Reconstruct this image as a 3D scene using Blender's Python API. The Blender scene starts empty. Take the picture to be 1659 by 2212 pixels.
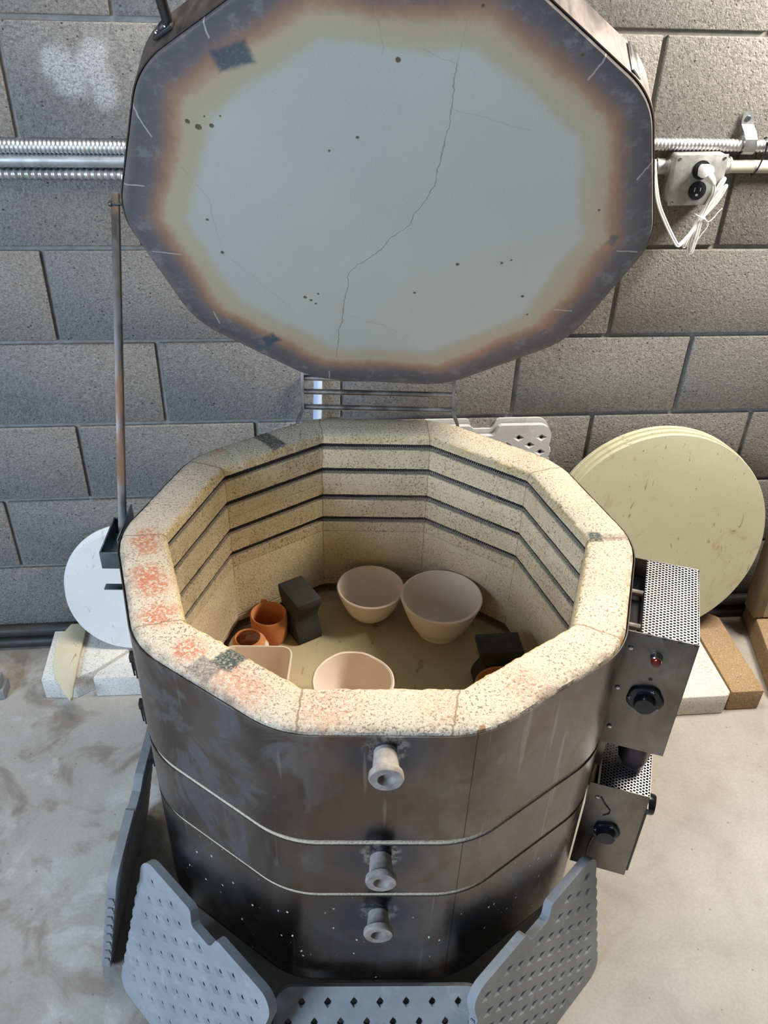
import bpy, bmesh, math, random
from math import pi, sin, cos, tan, radians as R, sqrt, hypot, atan2
from mathutils import Vector, Matrix, noise as mnoise
from mathutils.geometry import delaunay_2d_cdt

random.seed(7)
S = bpy.context.scene
COL = S.collection

# ------------------------------------------------------------------ measured layout
WALL_Y = 0.665
PHI = -0.0784                      # the kiln stands turned a little to the wall
RIM = 0.8124                       # height of the kiln rim
AP_IN, AP_OUT = 0.3249, 0.4025     # inner / outer apothem of the brick decagon
JOINT = 0.6607                     # height of one bed joint of the block wall
KILN_M = Matrix.Rotation(PHI, 4, 'Z')

# ------------------------------------------------------------------ helpers
class MB:
    """collects verts/faces for one mesh"""
    def __init__(s): s.v = []; s.f = []; s.m = []
    def add(s, verts, faces, M=None, mi=0):
        o = len(s.v)
        for p in verts:
            p = Vector(p)
            s.v.append(tuple(M @ p if M is not None else p))
        for f in faces:
            s.f.append([o + i for i in f]); s.m.append(mi)
        return s
    def bm(s, bm, M=None, mi=0):
        bm.verts.index_update()
        s.add([v.co.copy() for v in bm.verts], [[v.index for v in f.verts] for f in bm.faces], M, mi)
        bm.free(); return s
    def box(s, c, d, bev=0.0, M=None, seg=2, mi=0):
        bm = bmesh.new(); bmesh.ops.create_cube(bm, size=1)
        for v in bm.verts: v.co = Vector((v.co.x*d[0]+c[0], v.co.y*d[1]+c[1], v.co.z*d[2]+c[2]))
        if bev > 0: bmesh.ops.bevel(bm, geom=list(bm.edges), offset=bev, segments=seg, affect='EDGES', profile=.5)
        return s.bm(bm, M, mi)
    def prism(s, pts, z0, z1, bev=0.0, M=None, seg=2, mi=0):
        bm = bmesh.new()
        lo = [bm.verts.new((x, y, z0)) for x, y in pts]
        f = bm.faces.new(lo)
        r = bmesh.ops.extrude_face_region(bm, geom=[f])
        for v in r['geom']:
            if isinstance(v, bmesh.types.BMVert): v.co.z = z1
        bmesh.ops.recalc_face_normals(bm, faces=bm.faces)
        if bev > 0: bmesh.ops.bevel(bm, geom=list(bm.edges), offset=bev, segments=seg, affect='EDGES', profile=.5)
        return s.bm(bm, M, mi)
    def lathe(s, prof, seg=48, M=None, mi=0, wob=0.0, seed=0, sx=1.0, sy=1.0):
        V = []; F = []
        n = len(prof)
        for i in range(seg):
            a = 2*pi*i/seg
            k = 1 + (wob*mnoise.noise((cos(a)*1.3+seed, sin(a)*1.3, seed*.7)) if wob else 0)
            for r, z in prof: V.append((r*k*cos(a)*sx, r*k*sin(a)*sy, z))
        for i in range(seg):
            j = (i+1) % seg
            for k in range(n-1):
                F.append([i*n+k, j*n+k, j*n+k+1, i*n+k+1])
        s.add(V, F, M, mi)
        return s
    def tube(s, pts, r, seg=8, closed=False, M=None, cap=True, mi=0, flat=1.0):
        P = [Vector(p) for p in pts]; n = len(P)
        rr = r if isinstance(r, (list, tuple)) else [r]*n
        V = []; F = []; prev = None
        for i in range(n):
            if closed: t = (P[(i+1) % n]-P[i-1]).normalized()
            else: t = (P[min(i+1, n-1)]-P[max(i-1, 0)]).normalized()
            if prev is None:
                a = Vector((0, 0, 1)) if abs(t.z) < .9 else Vector((0, 1, 0))
                x = t.cross(a).normalized()
            else:
                x = (prev - t*prev.dot(t))
                x = x.normalized() if x.length > 1e-6 else t.orthogonal().normalized()
            prev = x; y = t.cross(x)
            for k in range(seg):
                a = 2*pi*k/seg
                V.append(P[i] + x*rr[i]*cos(a) + y*rr[i]*sin(a)*flat)
        m = n if closed else n-1
        for i in range(m):
            j = (i+1) % n
            for k in range(seg):
                l = (k+1) % seg
                F.append([i*seg+k, i*seg+l, j*seg+l, j*seg+k])
        if cap and not closed:
            F.append(list(range(seg-1, -1, -1))); F.append([(n-1)*seg+k for k in range(seg)])
        return s.add(V, F, M, mi)
    def build(s, name, mats, parent=None, smooth=35, recalc=True):
        me = bpy.data.meshes.new(name)
        me.from_pydata(s.v, [], s.f)
        if not isinstance(mats, (list, tuple)): mats = [mats]
        for m in mats: me.materials.append(m)
        me.polygons.foreach_set('material_index', s.m)
        bm = bmesh.new(); bm.from_mesh(me)
        if recalc: bmesh.ops.recalc_face_normals(bm, faces=bm.faces)
        lim = R(smooth)
        for f in bm.faces: f.smooth = smooth > 0
        for e in bm.edges:
            if len(e.link_faces) == 2 and e.calc_face_angle(0) > lim: e.smooth = False
        bm.to_mesh(me); bm.free(); me.update()
        o = bpy.data.objects.new(name, me); COL.objects.link(o)
        if parent is not None: o.parent = parent
        return o

def tag(o, label, cat, group=None, kind=None):
    o['label'] = label; o['category'] = cat
    if group: o['group'] = group
    if kind: o['kind'] = kind
    return o
def struct(o):
    o['kind'] = 'structure'; return o
def empty(name, M, label, cat, group=None):
    o = bpy.data.objects.new(name, None); COL.objects.link(o)
    o.empty_display_size = .05; o.matrix_world = M
    return tag(o, label, cat, group)
def T(x, y, z): return Matrix.Translation((x, y, z))
def frame(o, x, y, z):
    M = Matrix.Identity(4)
    for i, a in enumerate((x, y, z)):
        a = Vector(a).normalized()
        for k in range(3): M[k][i] = a[k]
    M.translation = Vector(o); return M
def aim(o, d, up=(0, 0, 1)):
    """matrix whose local z points along d"""
    z = Vector(d).normalized(); u = Vector(up)
    if abs(z.dot(u)) > .98: u = Vector((0, 1, 0))
    x = u.cross(z).normalized(); return frame(o, x, z.cross(x), z)
def bez(pts, n=10):
    """catmull-rom through pts"""
    P = [Vector(p) for p in pts]; P = [2*P[0]-P[1]] + P + [2*P[-1]-P[-2]]
    out = []
    for i in range(1, len(P)-2):
        for k in range(n):
            t = k/n; a, b, c, d = P[i-1:i+3]
            out.append(.5*((2*b)+(c-a)*t+(2*a-5*b+4*c-d)*t*t+(3*b-a-3*c+d)*t**3))
    out.append(P[-2]); return out

# ------------------------------------------------------------------ shader helpers
class G:
    def __init__(s, name):
        s.mat = bpy.data.materials.new(name); s.mat.use_nodes = True
        s.nt = s.mat.node_tree; s.nt.nodes.clear()
        s.out = s.nt.nodes.new('ShaderNodeOutputMaterial')
        s.b = s.nt.nodes.new('ShaderNodeBsdfPrincipled')
        s.nt.links.new(s.b.outputs[0], s.out.inputs[0])
        s.tc = s.nt.nodes.new('ShaderNodeTexCoord')
        s.P = s.tc.outputs['Object']
    def n(s, typ, **kw):
        nd = s.nt.nodes.new('ShaderNode'+typ)
        for k, v in kw.items(): setattr(nd, k, v)
        return nd
    def put(s, sock, v):
        if isinstance(v, bpy.types.NodeSocket): s.nt.links.new(v, sock)
        elif v is not None:
            if hasattr(sock.default_value, '__len__') and not hasattr(v, '__len__'): v = (v,)*len(sock.default_value)
            if hasattr(sock.default_value, '__len__') and len(sock.default_value) == 4 and len(v) == 3: v = (*v, 1)
            sock.default_value = v
    def math(s, op, a, b=None, c=None, clamp=False):
        nd = s.n('Math', operation=op, use_clamp=clamp)
        for i, v in enumerate((a, b, c)): s.put(nd.inputs[i], v)
        return nd.outputs[0]
    def vm(s, op, a, b=None, scale=None, out=0):
        nd = s.n('VectorMath', operation=op)
        s.put(nd.inputs[0], a)
        if b is not None: s.put(nd.inputs[1], b)
        if scale is not None: s.put(nd.inputs['Scale'], scale)
        return nd.outputs[out]
    def noise(s, scale, detail=4, rough=.55, vec=None, dist=0, col=False):
        nd = s.n('TexNoise')
        s.put(nd.inputs['Vector'], vec if vec is not None else s.P)
        s.put(nd.inputs['Scale'], scale); nd.inputs['Detail'].default_value = detail
        nd.inputs['Roughness'].default_value = rough; nd.inputs['Distortion'].default_value = dist
        return nd.outputs[1 if col else 0]
    def vor(s, scale, vec=None, feature='F1', rnd=1.0, out='Distance', metric='EUCLIDEAN'):
        nd = s.n('TexVoronoi', feature=feature, distance=metric)
        s.put(nd.inputs['Vector'], vec if vec is not None else s.P); s.put(nd.inputs['Scale'], scale)
        nd.inputs['Randomness'].default_value = rnd
        return nd.outputs[out]
    def step(s, v, lo, hi, to0=0.0, to1=1.0, smooth=True):
        nd = s.n('MapRange', interpolation_type='SMOOTHSTEP' if smooth else 'LINEAR')
        s.put(nd.inputs[0], v); s.put(nd.inputs[1], lo); s.put(nd.inputs[2], hi); s.put(nd.inputs[3], to0); s.put(nd.inputs[4], to1)
        return nd.outputs[0]
    def ramp(s, v, stops, interp='LINEAR'):
        nd = s.n('ValToRGB'); s.put(nd.inputs[0], v); cr = nd.color_ramp; cr.interpolation = interp
        while len(cr.elements) < len(stops): cr.elements.new(.5)
        for e, (p, c) in zip(cr.elements, stops):
            e.position = p; e.color = (*c, 1) if len(c) == 3 else c
        return nd.outputs[0]
    def mix(s, f, a, b, blend='MIX'):
        nd = s.n('Mix', data_type='RGBA', blend_type=blend); nd.clamp_factor = True
        s.put(nd.inputs[0], f); s.put(nd.inputs[6], a); s.put(nd.inputs[7], b)
        return nd.outputs[2]
    def bump(s, h, strength=.3, dist=.002, normal=None):
        nd = s.n('Bump'); s.put(nd.inputs['Height'], h); nd.inputs['Strength'].default_value = strength
        nd.inputs['Distance'].default_value = dist
        if normal is not None: s.put(nd.inputs['Normal'], normal)
        return nd.outputs[0]
    def sep(s, v=None):
        nd = s.n('SeparateXYZ'); s.put(nd.inputs[0], v if v is not None else s.P); return nd.outputs
    def scaled(s, x, y, z, v=None):
        return s.vm('MULTIPLY', v if v is not None else s.P, (x, y, z))
    def warp(s, amt, scale, v=None):
        c = s.noise(scale, 2, .5, v, col=True)
        d = s.vm('SCALE', s.vm('SUBTRACT', c, (.5, .5, .5)), scale=amt)
        return s.vm('ADD', v if v is not None else s.P, d)
    def flat(s, v=None): return s.scaled(1, 1, 0, v)
    def dist(s, c, v=None):
        return s.vm('DISTANCE', v if v is not None else s.P, c, out=1)
    def seg(s, a, b, v):
        """distance from v to the segment ab"""
        a = Vector(a); b = Vector(b); ba = b-a
        pa = s.vm('SUBTRACT', v, tuple(a))
        h = s.math('DIVIDE', s.vm('DOT_PRODUCT', pa, tuple(ba), out=1), ba.dot(ba), clamp=True)
        q = s.vm('SCALE', tuple(ba), scale=h)
        return s.vm('DISTANCE', pa, q, out=1)
    def minall(s, L):
        r = L[0]
        for x in L[1:]: r = s.math('MINIMUM', r, x)
        return r
    def maxall(s, L):
        r = L[0]
        for x in L[1:]: r = s.math('MAXIMUM', r, x)
        return r
    def apothem(s, v=None):
        v = v if v is not None else s.P
        return s.maxall([s.vm('DOT_PRODUCT', v, (cos(R(18+36*k)), sin(R(18+36*k)), 0), out=1) for k in range(10)])
    def rect(s, c, ang, hx, hy, v):
        """signed box distance mask in the xy plane"""
        d = s.vm('SUBTRACT', v, (c[0], c[1], 0)); a = R(ang)
        x = s.math('ABSOLUTE', s.vm('DOT_PRODUCT', d, (cos(a), sin(a), 0), out=1))
        y = s.math('ABSOLUTE', s.vm('DOT_PRODUCT', d, (-sin(a), cos(a), 0), out=1))
        return s.math('MAXIMUM', s.math('SUBTRACT', x, hx), s.math('SUBTRACT', y, hy))
    def fin(s, col=None, rough=None, metal=None, normal=None, spec=None, alpha=None, coat=None):
        for k, v in (('Base Color', col), ('Roughness', rough), ('Metallic', metal), ('Normal', normal), ('Specular IOR Level', spec), ('Alpha', alpha), ('Coat Weight', coat)):
            if v is not None: s.put(s.b.inputs[k], v)
        return s.mat

def plain(name, col, rough=.5, metal=0.0, var=.12, scale=40, bump=0.0, bscale=300, spec=None):
    g = G(name)
    n = g.noise(scale, 4, .6)
    lo = tuple(c*(1-var) for c in col); hi = tuple(min(1, c*(1+var)) for c in col)
    c = g.ramp(n, [(.3, lo), (.7, hi)])
    r = g.step(g.noise(scale*.7, 3), .3, .7, max(.03, rough-.08), min(1, rough+.08))
    nm = g.bump(g.noise(bscale, 5, .6), bump, .001) if bump else None
    return g.fin(c, r, metal, nm, spec)

# ------------------------------------------------------------------ materials
def mat_block():
    g = G('concrete_block')
    P = g.P
    big = g.noise(1.3, 3, .5)
    c = g.ramp(big, [(.3, (.245, .233, .215)), (.7, (.370, .352, .325))])
    fine = g.noise(190, 5, .7)
    c = g.mix(g.step(fine, .34, .62), g.mix(.55, c, (.08, .075, .07)), c)
    speck = g.noise(420, 2, .6)
    c = g.mix(g.step(speck, .60, .72), c, (.46, .44, .41))
    pits = g.vor(95)
    pm = g.math('MULTIPLY', g.step(pits, .10, .22, 1, 0), g.step(g.noise(30, 2), .5, .62))
    c = g.mix(pm, c, (.05, .047, .043))
    # chalky white smear left by a wiped mark
    w = g.warp(.03, 30)
    m1 = g.seg((-.535, 0, 1.400), (-.515, 0, 1.370), g.scaled(1, 0, 1, w))
    m2 = g.seg((-.505, 0, 1.378), (-.465, 0, 1.420), g.scaled(1, 0, 1, w))
    m3 = g.seg((-.470, 0, 1.405), (-.458, 0, 1.350), g.scaled(1, 0, 1, w))
    m = g.minall([g.math('SUBTRACT', m1, .006), m2, m3])
    mk = g.math('MULTIPLY', g.step(m, .008, .036, 1, 0), g.step(g.noise(230, 4, .75), .34, .58))
    c = g.mix(g.math('MULTIPLY', mk, .62), c, (.72, .72, .73))
    h = g.math('ADD', g.math('MULTIPLY', g.noise(130, 6, .68), 1.0), g.math('MULTIPLY', g.step(pits, 0, .3), .35))
    h = g.math('ADD', h, g.math('MULTIPLY', g.noise(330, 3, .6), .55))
    nm = g.bump(h, 1.0, .0062)
    return g.fin(c, .92, 0, nm, .25)
def mat_mortar():
    g = G('mortar')
    c = g.ramp(g.noise(60, 4), [(.3, (.22, .21, .195)), (.7, (.33, .315, .29))])
    return g.fin(c, .95, 0, g.bump(g.noise(200, 4), .5, .002), .2)
def mat_floor():
    g = G('concrete_floor')
    P = g.P
    c = g.ramp(g.noise(1.6, 5, .6, dist=.4), [(.28, (.31, .28, .24)), (.5, (.44, .405, .355)), (.75, (.52, .485, .43))])
    st = g.noise(5.5, 6, .62, dist=1.0)
    lf = g.step(g.sep()[0], -.25, .5, 1, .22)
    c = g.mix(g.math('MULTIPLY', g.step(st, .49, .66, 0, .85), lf), c, (.25, .205, .16))
    st2 = g.noise(9, 5, .6, g.vm('ADD', P, (7, 3, 0)), dist=.6)
    c = g.mix(g.math('MULTIPLY', g.step(st2, .52, .68, 0, .6), lf), c, (.62, .60, .56))
    c = g.mix(g.step(g.noise(160, 4, .65), .35, .65, .18, 0), c, (.2, .18, .16))
    sp = g.vor(26)
    c = g.mix(g.math('MULTIPLY', g.step(sp, .03, .075, 1, 0), .7), c, (.17, .14, .11))
    # darker mottled band along the foot of the wall
    y = g.sep()[1]
    c = g.mix(g.math('MULTIPLY', g.step(y, .50, .66), g.step(g.noise(14, 4), .25, .7, .25, .75)), c, (.16, .13, .105))
    h = g.math('ADD', g.noise(240, 5, .6), g.math('MULTIPLY', g.noise(30, 3), .6))
    return g.fin(c, g.step(st, .3, .7, .62, .8), 0, g.bump(h, .35, .0012), .35)

def firebrick(name, base, rim=False, inner=True, speck=1.0):
    g = G(name)
    P = g.P
    xyz = g.sep()
    c = g.ramp(g.noise(7, 4, .55), [(.3, tuple(v*.88 for v in base)), (.7, base)])
    ap = None
    if inner or rim: ap = g.apothem(P)
    if inner:
        tan_ = g.ramp(g.noise(9, 4), [(.3, (.55, .435, .265)), (.7, (.67, .55, .365))])
        inm = g.step(ap, .3285, .3345, 1, 0)
        c = g.mix(inm, c, tan_)
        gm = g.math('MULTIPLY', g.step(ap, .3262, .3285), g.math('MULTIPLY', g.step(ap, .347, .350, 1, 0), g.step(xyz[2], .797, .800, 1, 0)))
        c = g.mix(g.math('MULTIPLY', gm, .75), c, (.24, .19, .145))  # shade inside the element grooves, put into the brick colour
        ed = g.math('MULTIPLY', g.step(ap, .334, .327), g.math('MULTIPLY', g.step(xyz[2], .797, .803), g.step(g.noise(20, 3), .35, .6)))
        c = g.mix(g.math('MULTIPLY', ed, .6), c, (.55, .41, .18))
    # porous specks
    el = g.scaled(1, 1, 1.0, g.warp(.004, 120))
    s1 = g.step(g.noise(250, 3, .62, el), .545, .615)
    patch = g.step(g.noise(16, 3), .3, .62, .35, 1)
    c = g.mix(g.math('MULTIPLY', g.math('MULTIPLY', s1, patch), .62*speck), c, (.17, .115, .075))
    s2 = g.step(g.noise(520, 2, .6), .61, .67)
    c = g.mix(g.math('MULTIPLY', s2, .6*speck), c, (.12, .08, .055))
    s3 = g.step(g.noise(330, 2, .6, g.vm('ADD', P, (3, 5, 1))), .60, .70)
    c = g.mix(g.math('MULTIPLY', s3, .55), c, (.93, .87, .76))
    if rim:
        top = g.step(xyz[2], .795, .806)
        w = g.flat(g.warp(.02, 45))
        # red kiln-wash rubs
        for (x, y, r, k) in ((-.372, -.012, .030, 1), (-.362, -.040, .022, .8), (-.352, -.100, .028, 1.1), (-.338, -.128, .032, 1.2), (-.318, -.192, .032, 1.0), (-.262, -.262, .026, 1.0),
                             (-.198, -.318, .036, .62), (-.165, -.345, .03, .5), (.188, -.318, .034, .45), (-.070, -.37, .05, .4), (.075, -.365, .04, .25), (.345, -.10, .045, .22), (-.30, .262, .02, .5), (.285, .245, .04, .22)):
            d = g.vm('DISTANCE', w, (x, y, 0), out=1)
            f = g.math('MULTIPLY', g.step(d, r*.35, r*1.25, 1, 0), g.step(g.noise(150, 3, .7, g.vm('ADD', P, (x*9, y*9, 0))), .40, .56))
            c = g.mix(g.math('MULTIPLY', g.math('MULTIPLY', f, top), min(1, k)*.85), c, (.50, .155, .075))
        # charred dark strips where the numbered labels burnt in
        wf = g.flat(g.warp(.006, 160))
        for (cx, cy, a, hx, hy, colr, k) in ((-.206, .305, -46, .036, .016, (.055, .060, .062), .9), (-.203, -.277, 52, .022, .017, (.035, .060, .060), .95), (-.236, -.297, 52, .016, .02, (.05, .05, .06), .6),
                                            (.356, .007, 0, .011, .013, (.03, .07, .065), .9), (.39, .006, 0, .028, .010, (.10, .09, .12), .5)):
            d = g.rect((cx, cy), a, hx, hy, wf)
            f = g.math('MULTIPLY', g.step(d, -.003, .003, 1, 0), g.step(g.noise(260, 3, .7), .30, .55, .35, 1))
            c = g.mix(g.math('MULTIPLY', g.math('MULTIPLY', f, top), k), c, colr)
        # soot along the outer edge
        so = g.math('MULTIPLY', g.step(ap, .383, .401), g.step(g.noise(38, 4, .65), .36, .68))
        c = g.mix(g.math('MULTIPLY', so, .62), c, (.11, .075, .055))
        # joints between the bricks
        J = []
        for k in range(10):
            a = R(-108+36*k); o = R((3, -6, 2, 1, -3, 4, -2, 3, 1, -4)[k])
            J.append(g.seg((.335*cos(a), .335*sin(a), 0), (.335*cos(a)+.09*cos(a+o*5), .335*sin(a)+.09*sin(a+o*5), 0), g.flat(g.warp(.008, 60))))
        jm = g.step(g.minall(J), .0006, .0019, 1, 0)
        c = g.mix(g.math('MULTIPLY', g.math('MULTIPLY', jm, top), .75), c, (.24, .15, .09))
        # broken chips
        for (x, y, r) in ((.1223, -.399, .006), (.125, -.393, .004), (.345, -.233, .008), (.358, -.222, .006)):
            d = g.dist((x, y, 0), wf)
            c = g.mix(g.step(d, r*.7, r*1.3, 1, 0), c, (.33, .20, .10))
    # vertical corner joints of the chamber
    if inner:
        J = [g.seg((.3416*cos(R(36*k)), .3416*sin(R(36*k)), 0), (.36*cos(R(36*k)), .36*sin(R(36*k)), 0), g.flat(g.warp(.006, 50))) for k in range(10)]
        jm = g.math('MULTIPLY', g.step(g.minall(J), .0006, .0020, 1, 0), .6)
        c = g.mix(g.math('MULTIPLY', jm, g.step(xyz[2], .800, .806, 1, 0)), c, (.25, .155, .08))
    h = g.math('ADD', g.math('MULTIPLY', g.noise(250, 3, .62, el), -1.0), g.math('MULTIPLY', g.noise(90, 5, .6), .9))
    return g.fin(c, .95, 0, g.bump(h, .6, .0022), .15)

def mat_jacket():
    g = G('brushed_stainless')
    P = g.P
    st = g.scaled(1, 1, .35, P)
    n = g.noise(6, 5, .6, g.scaled(1, 1, .6), dist=.6)
    c = g.ramp(n, [(.28, (.100, .083, .076)), (.5, (.160, .143, .134)), (.72, (.245, .235, .228))])
    # heat tint around the peepholes
    for z in (.776, .548, .403):
        d = g.dist((.004, -.404, z+.008), P)
        c = g.mix(g.step(d, .022, .085, .75, 0), c, (.07, .085, .125))
        ring = g.math('MULTIPLY', g.step(d, .024, .034, 1, 0), g.step(g.noise(130, 3), .4, .6))
        c = g.mix(g.math('MULTIPLY', ring, .55), c, (.44, .47, .50))
    bl = g.noise(7, 5, .65, g.vm('ADD', P, (1, 6, 2)), dist=.9)
    c = g.mix(g.math('MULTIPLY', g.step(bl, .50, .60, 0, .55), g.step(g.sep()[0], .0, -.2)), c, (.27, .31, .37))  # bluish reflections painted into the left side's colour
    br = g.noise(9, 4, .6, g.vm('ADD', P, (4, 1, 2)), dist=1.2)
    c = g.mix(g.step(br, .52, .66, 0, .55), c, (.16, .105, .075))
    # vertical sheet overlaps
    x = g.sep()
    seam = g.math('MULTIPLY', g.step(g.math('ABSOLUTE', g.math('SUBTRACT', x[0], .1185)), .0004, .0011, 1, 0), g.step(x[1], -.3, -.2, 1, 0))
    c = g.mix(g.math('MULTIPLY', seam, .8), c, (.04, .035, .03))
    # white glaze splashes on the lower rings
    wv = g.warp(.02, 20, g.scaled(1, 1, .62))
    v = g.vor(58, wv); big = g.vor(13, g.warp(.01, 30, g.scaled(1, 1, .55)))
    m = g.math('MULTIPLY', g.step(v, .06, .13, 1, 0), g.step(g.noise(11, 3), .42, .50))
    m = g.math('MAXIMUM', m, g.math('MULTIPLY', g.step(big, .07, .10, 1, 0), g.step(g.noise(7, 2, .5, g.vm('ADD', P, (2, 2, 2))), .40, .46)))
    front = g.math('MULTIPLY', g.step(x[1], -.12, -.30), g.step(x[2], .50, .36, .06, 1))
    m = g.math('MULTIPLY', m, front)
    c = g.mix(m, c, (.80, .81, .80))
    metal = g.math('SUBTRACT', 1, m)
    # thin scratches
    sc = g.noise(60, 2, .5, g.scaled(1, 1, .06))
    c = g.mix(g.step(sc, .66, .72, 0, .25), c, (.5, .5, .5))
    rough = g.step(n, .3, .7, .20, .33)
    rough = g.math('ADD', rough, g.math('MULTIPLY', m, .4))
    h = g.math('ADD', g.noise(5, 2, .5), g.math('MULTIPLY', g.noise(180, 2, .5, st), .04))
    return g.fin(c, rough, metal, g.bump(h, .12, .01))

def mat_lid_face():
    g = G('lid_firebrick')
    P = g.P
    ap = g.apothem(P)
    wob = g.math('MULTIPLY', g.math('SUBTRACT', g.noise(5, 3, .55), .5), .050)
    wob2 = g.math('MULTIPLY', g.math('SUBTRACT', g.noise(70, 3, .6), .5), .012)
    x = g.sep()
    # the scorched border is wider towards the front of the lid
    bias = g.step(x[1], -.38, .36, .012, .004)
    d = g.math('ADD', g.math('ADD', ap, wob), g.math('ADD', wob2, bias))
    mid = g.ramp(g.noise(2.4, 3), [(.3, (.425, .425, .375)), (.7, (.485, .475, .415))])
    edge = g.ramp(g.step(d, .295, .408, 0, 1, False), [(0, (.45, .44, .39)), (.16, (.43, .39, .28)), (.38, (.44, .36, .24)), (.50, (.36, .215, .135)), (.60, (.245, .155, .12)), (.71, (.140, .122, .120)), (.90, (.105, .097, .098)), (1, (.15, .13, .115))])
    c = g.mix(g.step(d, .293, .312), mid, edge)
    # chalky bloom inside the dark border
    bl = g.math('MULTIPLY', g.step(g.noise(30, 6, .72), .50, .68), g.step(d, .352, .375))
    c = g.mix(g.math('MULTIPLY', bl, .24), c, (.42, .40, .40))
    # light joint lines of the outer bricks
    L = [((-.363, .205), (-.343, .148)), ((-.405, .060), (-.372, .060)), ((-.385, -.075), (-.34, -.078)), ((-.305, -.215), (-.298, -.245)), ((-.245, .325), (-.240, .30)),
         ((.272, .318), (.250, .272)), ((.385, .180), (.360, .120)), ((.402, -.02), (.37, -.02)), ((.33, -.165), (.30, -.165)), ((-.10, -.37), (-.10, -.395))]
    wf = g.flat(g.warp(.004, 70))
    dm = g.minall([g.seg((*a, 0), (*b, 0), wf) for a, b in L])
    c = g.mix(g.step(dm, .0006, .0016, .7, 0), c, (.50, .44, .40))
    # long crack running down the middle plus finer ones
    wc = g.flat(g.warp(.016, 26, g.warp(.004, 140)))
    def poly(pts): return [g.seg((*pts[i], 0), (*pts[i+1], 0), wc) for i in range(len(pts)-1)]
    main = g.minall(poly([(.076, .282), (.078, .20), (.066, .090), (.030, .007), (-.061, -.101), (-.072, -.20), (-.087, -.33)]))
    c = g.mix(g.step(main, .0004, .0012, .58, 0), c, (.20, .17, .13))
    thin = g.minall(poly([(-.31, .10), (-.277, .041), (-.27, -.069), (-.20, -.15), (-.165, -.20)]) + poly([(.085, .34), (.076, .282), (.03, .30)]) + poly([(.078, .22), (.15, .20), (.19, .19)]) + poly([(-.03, .35), (-.02, .29)]) + poly([(-.061, -.21), (.0, -.23), (.05, -.26)]))
    c = g.mix(g.step(thin, .0003, .0010, .42, 0), c, (.30, .27, .22))
    # pits
    wp = g.flat(g.warp(.003, 220))
    pit = [(-.287, .176, .0034), (-.273, .168, .0046), (-.254, .171, .0032), (-.262, .185, .0015), (-.240, .187, .0015), (.001, .284, .0036), (-.27, -.069, .0028), (-.285, .0, .0022), (.118, -.068, .003), (.052, -.140, .0024), (.238, -.135, .0027),
           (.235, .305, .0022), (.19, -.06, .0025), (.205, -.052, .0018), (.32, .06, .002), (.10, .36, .002), (-.115, -.155, .002), (-.138, -.165, .003), (-.128, -.172, .0026), (-.12, -.180, .0022), (.255, -.18, .0022), (-.05, .165, .0022), (-.09, .14, .0018)]
    pm = g.minall([g.math('SUBTRACT', g.dist((px, py, 0), wp), r) for px, py, r in pit])
    c = g.mix(g.step(pm, -.0006, .0008, .92, 0), c, (.105, .078, .042))
    sp = g.math('MULTIPLY', g.step(g.vor(60), .05, .09, 1, 0), g.step(g.noise(6, 2), .58, .64))
    c = g.mix(g.math('MULTIPLY', sp, .6), c, (.30, .24, .15))
    # blue-black burnt labels
    wr = g.flat(g.warp(.010, 90))
    for (cx, cy, a, hx, hy, k) in ((-.213, .276, 20, .026, .017, .9), (-.208, -.284, 35, .016, .013, .95), (-.223, -.305, 25, .017, .006, .6), (.357, .002, 80, .011, .007, .7), (.290, -.225, 55, .008, .002, .7)):
        dd = g.rect((cx, cy), a, hx, hy, wr)
        f = g.math('MULTIPLY', g.step(dd, -.006, .004, 1, 0), g.step(g.noise(190, 3, .7), .25, .5, .5, 1))
        c = g.mix(g.math('MULTIPLY', f, k), c, (.055, .085, .115))
    h = g.math('ADD', g.noise(300, 4, .6), g.math('MULTIPLY', g.step(main, 0, .0015), 2.0))
    h = g.math('ADD', h, g.math('MULTIPLY', g.step(pm, -.002, .001), 3.0))
    return g.fin(c, .82, 0, g.bump(h, .25, .0012), .25)

def mat_dark_steel(name, col=(.20, .17, .155), rough=.38, rust=0.0):
    g = G(name)
    n = g.noise(22, 5, .6, g.scaled(1, 1, .5), dist=.7)
    c = g.ramp(n, [(.3, tuple(v*.6 for v in col)), (.7, tuple(min(1, v*1.25) for v in col))])
    metal = 1.0
    if rust:
        m = g.step(g.noise(9, 5, .65, g.scaled(1, 1, .3)), .56-rust*.1, .64)
        c = g.mix(m, c, (.20, .085, .03)); metal = g.math('SUBTRACT', 1, m)
    return g.fin(c, g.step(n, .3, .7, rough-.08, rough+.12), metal, g.bump(g.noise(120, 3), .08, .001))

def mat_perforated():
    g = G('perforated_sheet')
    p = g.scaled(1/.0062, 1/.0100, 1/.0062)       # staggered round holes
    x, y, z = g.sep(p)
    def cell(ox, oy):
        fx = g.math('SUBTRACT', g.math('FRACT', g.math('ADD', x, ox)), .5)
        fy = g.math('SUBTRACT', g.math('FRACT', g.math('ADD', y, oy)), .5)
        return g.math('SQRT', g.math('ADD', g.math('POWER', g.math('MULTIPLY', fx, .0062), 2), g.math('POWER', g.math('MULTIPLY', fy, .0100), 2)))
    d = g.math('MINIMUM', cell(100, 100), cell(100.5, 100.5))
    hole = g.step(d, .0023, .0026, 1, 0)
    c = g.ramp(g.noise(30, 3), [(.3, (.42, .43, .44)), (.7, (.60, .61, .63))])
    c = g.mix(g.step(g.noise(14, 3), .58, .7, 0, .25), c, (.48, .26, .2))
    g.fin(c, .42, .85)
    tr = g.n('BsdfTransparent'); mx = g.n('MixShader')
    g.put(mx.inputs[0], hole); g.nt.links.new(g.b.outputs[0], mx.inputs[1]); g.nt.links.new(tr.outputs[0], mx.inputs[2])
    g.nt.links.new(mx.outputs[0], g.out.inputs[0])
    return g.mat

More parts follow.
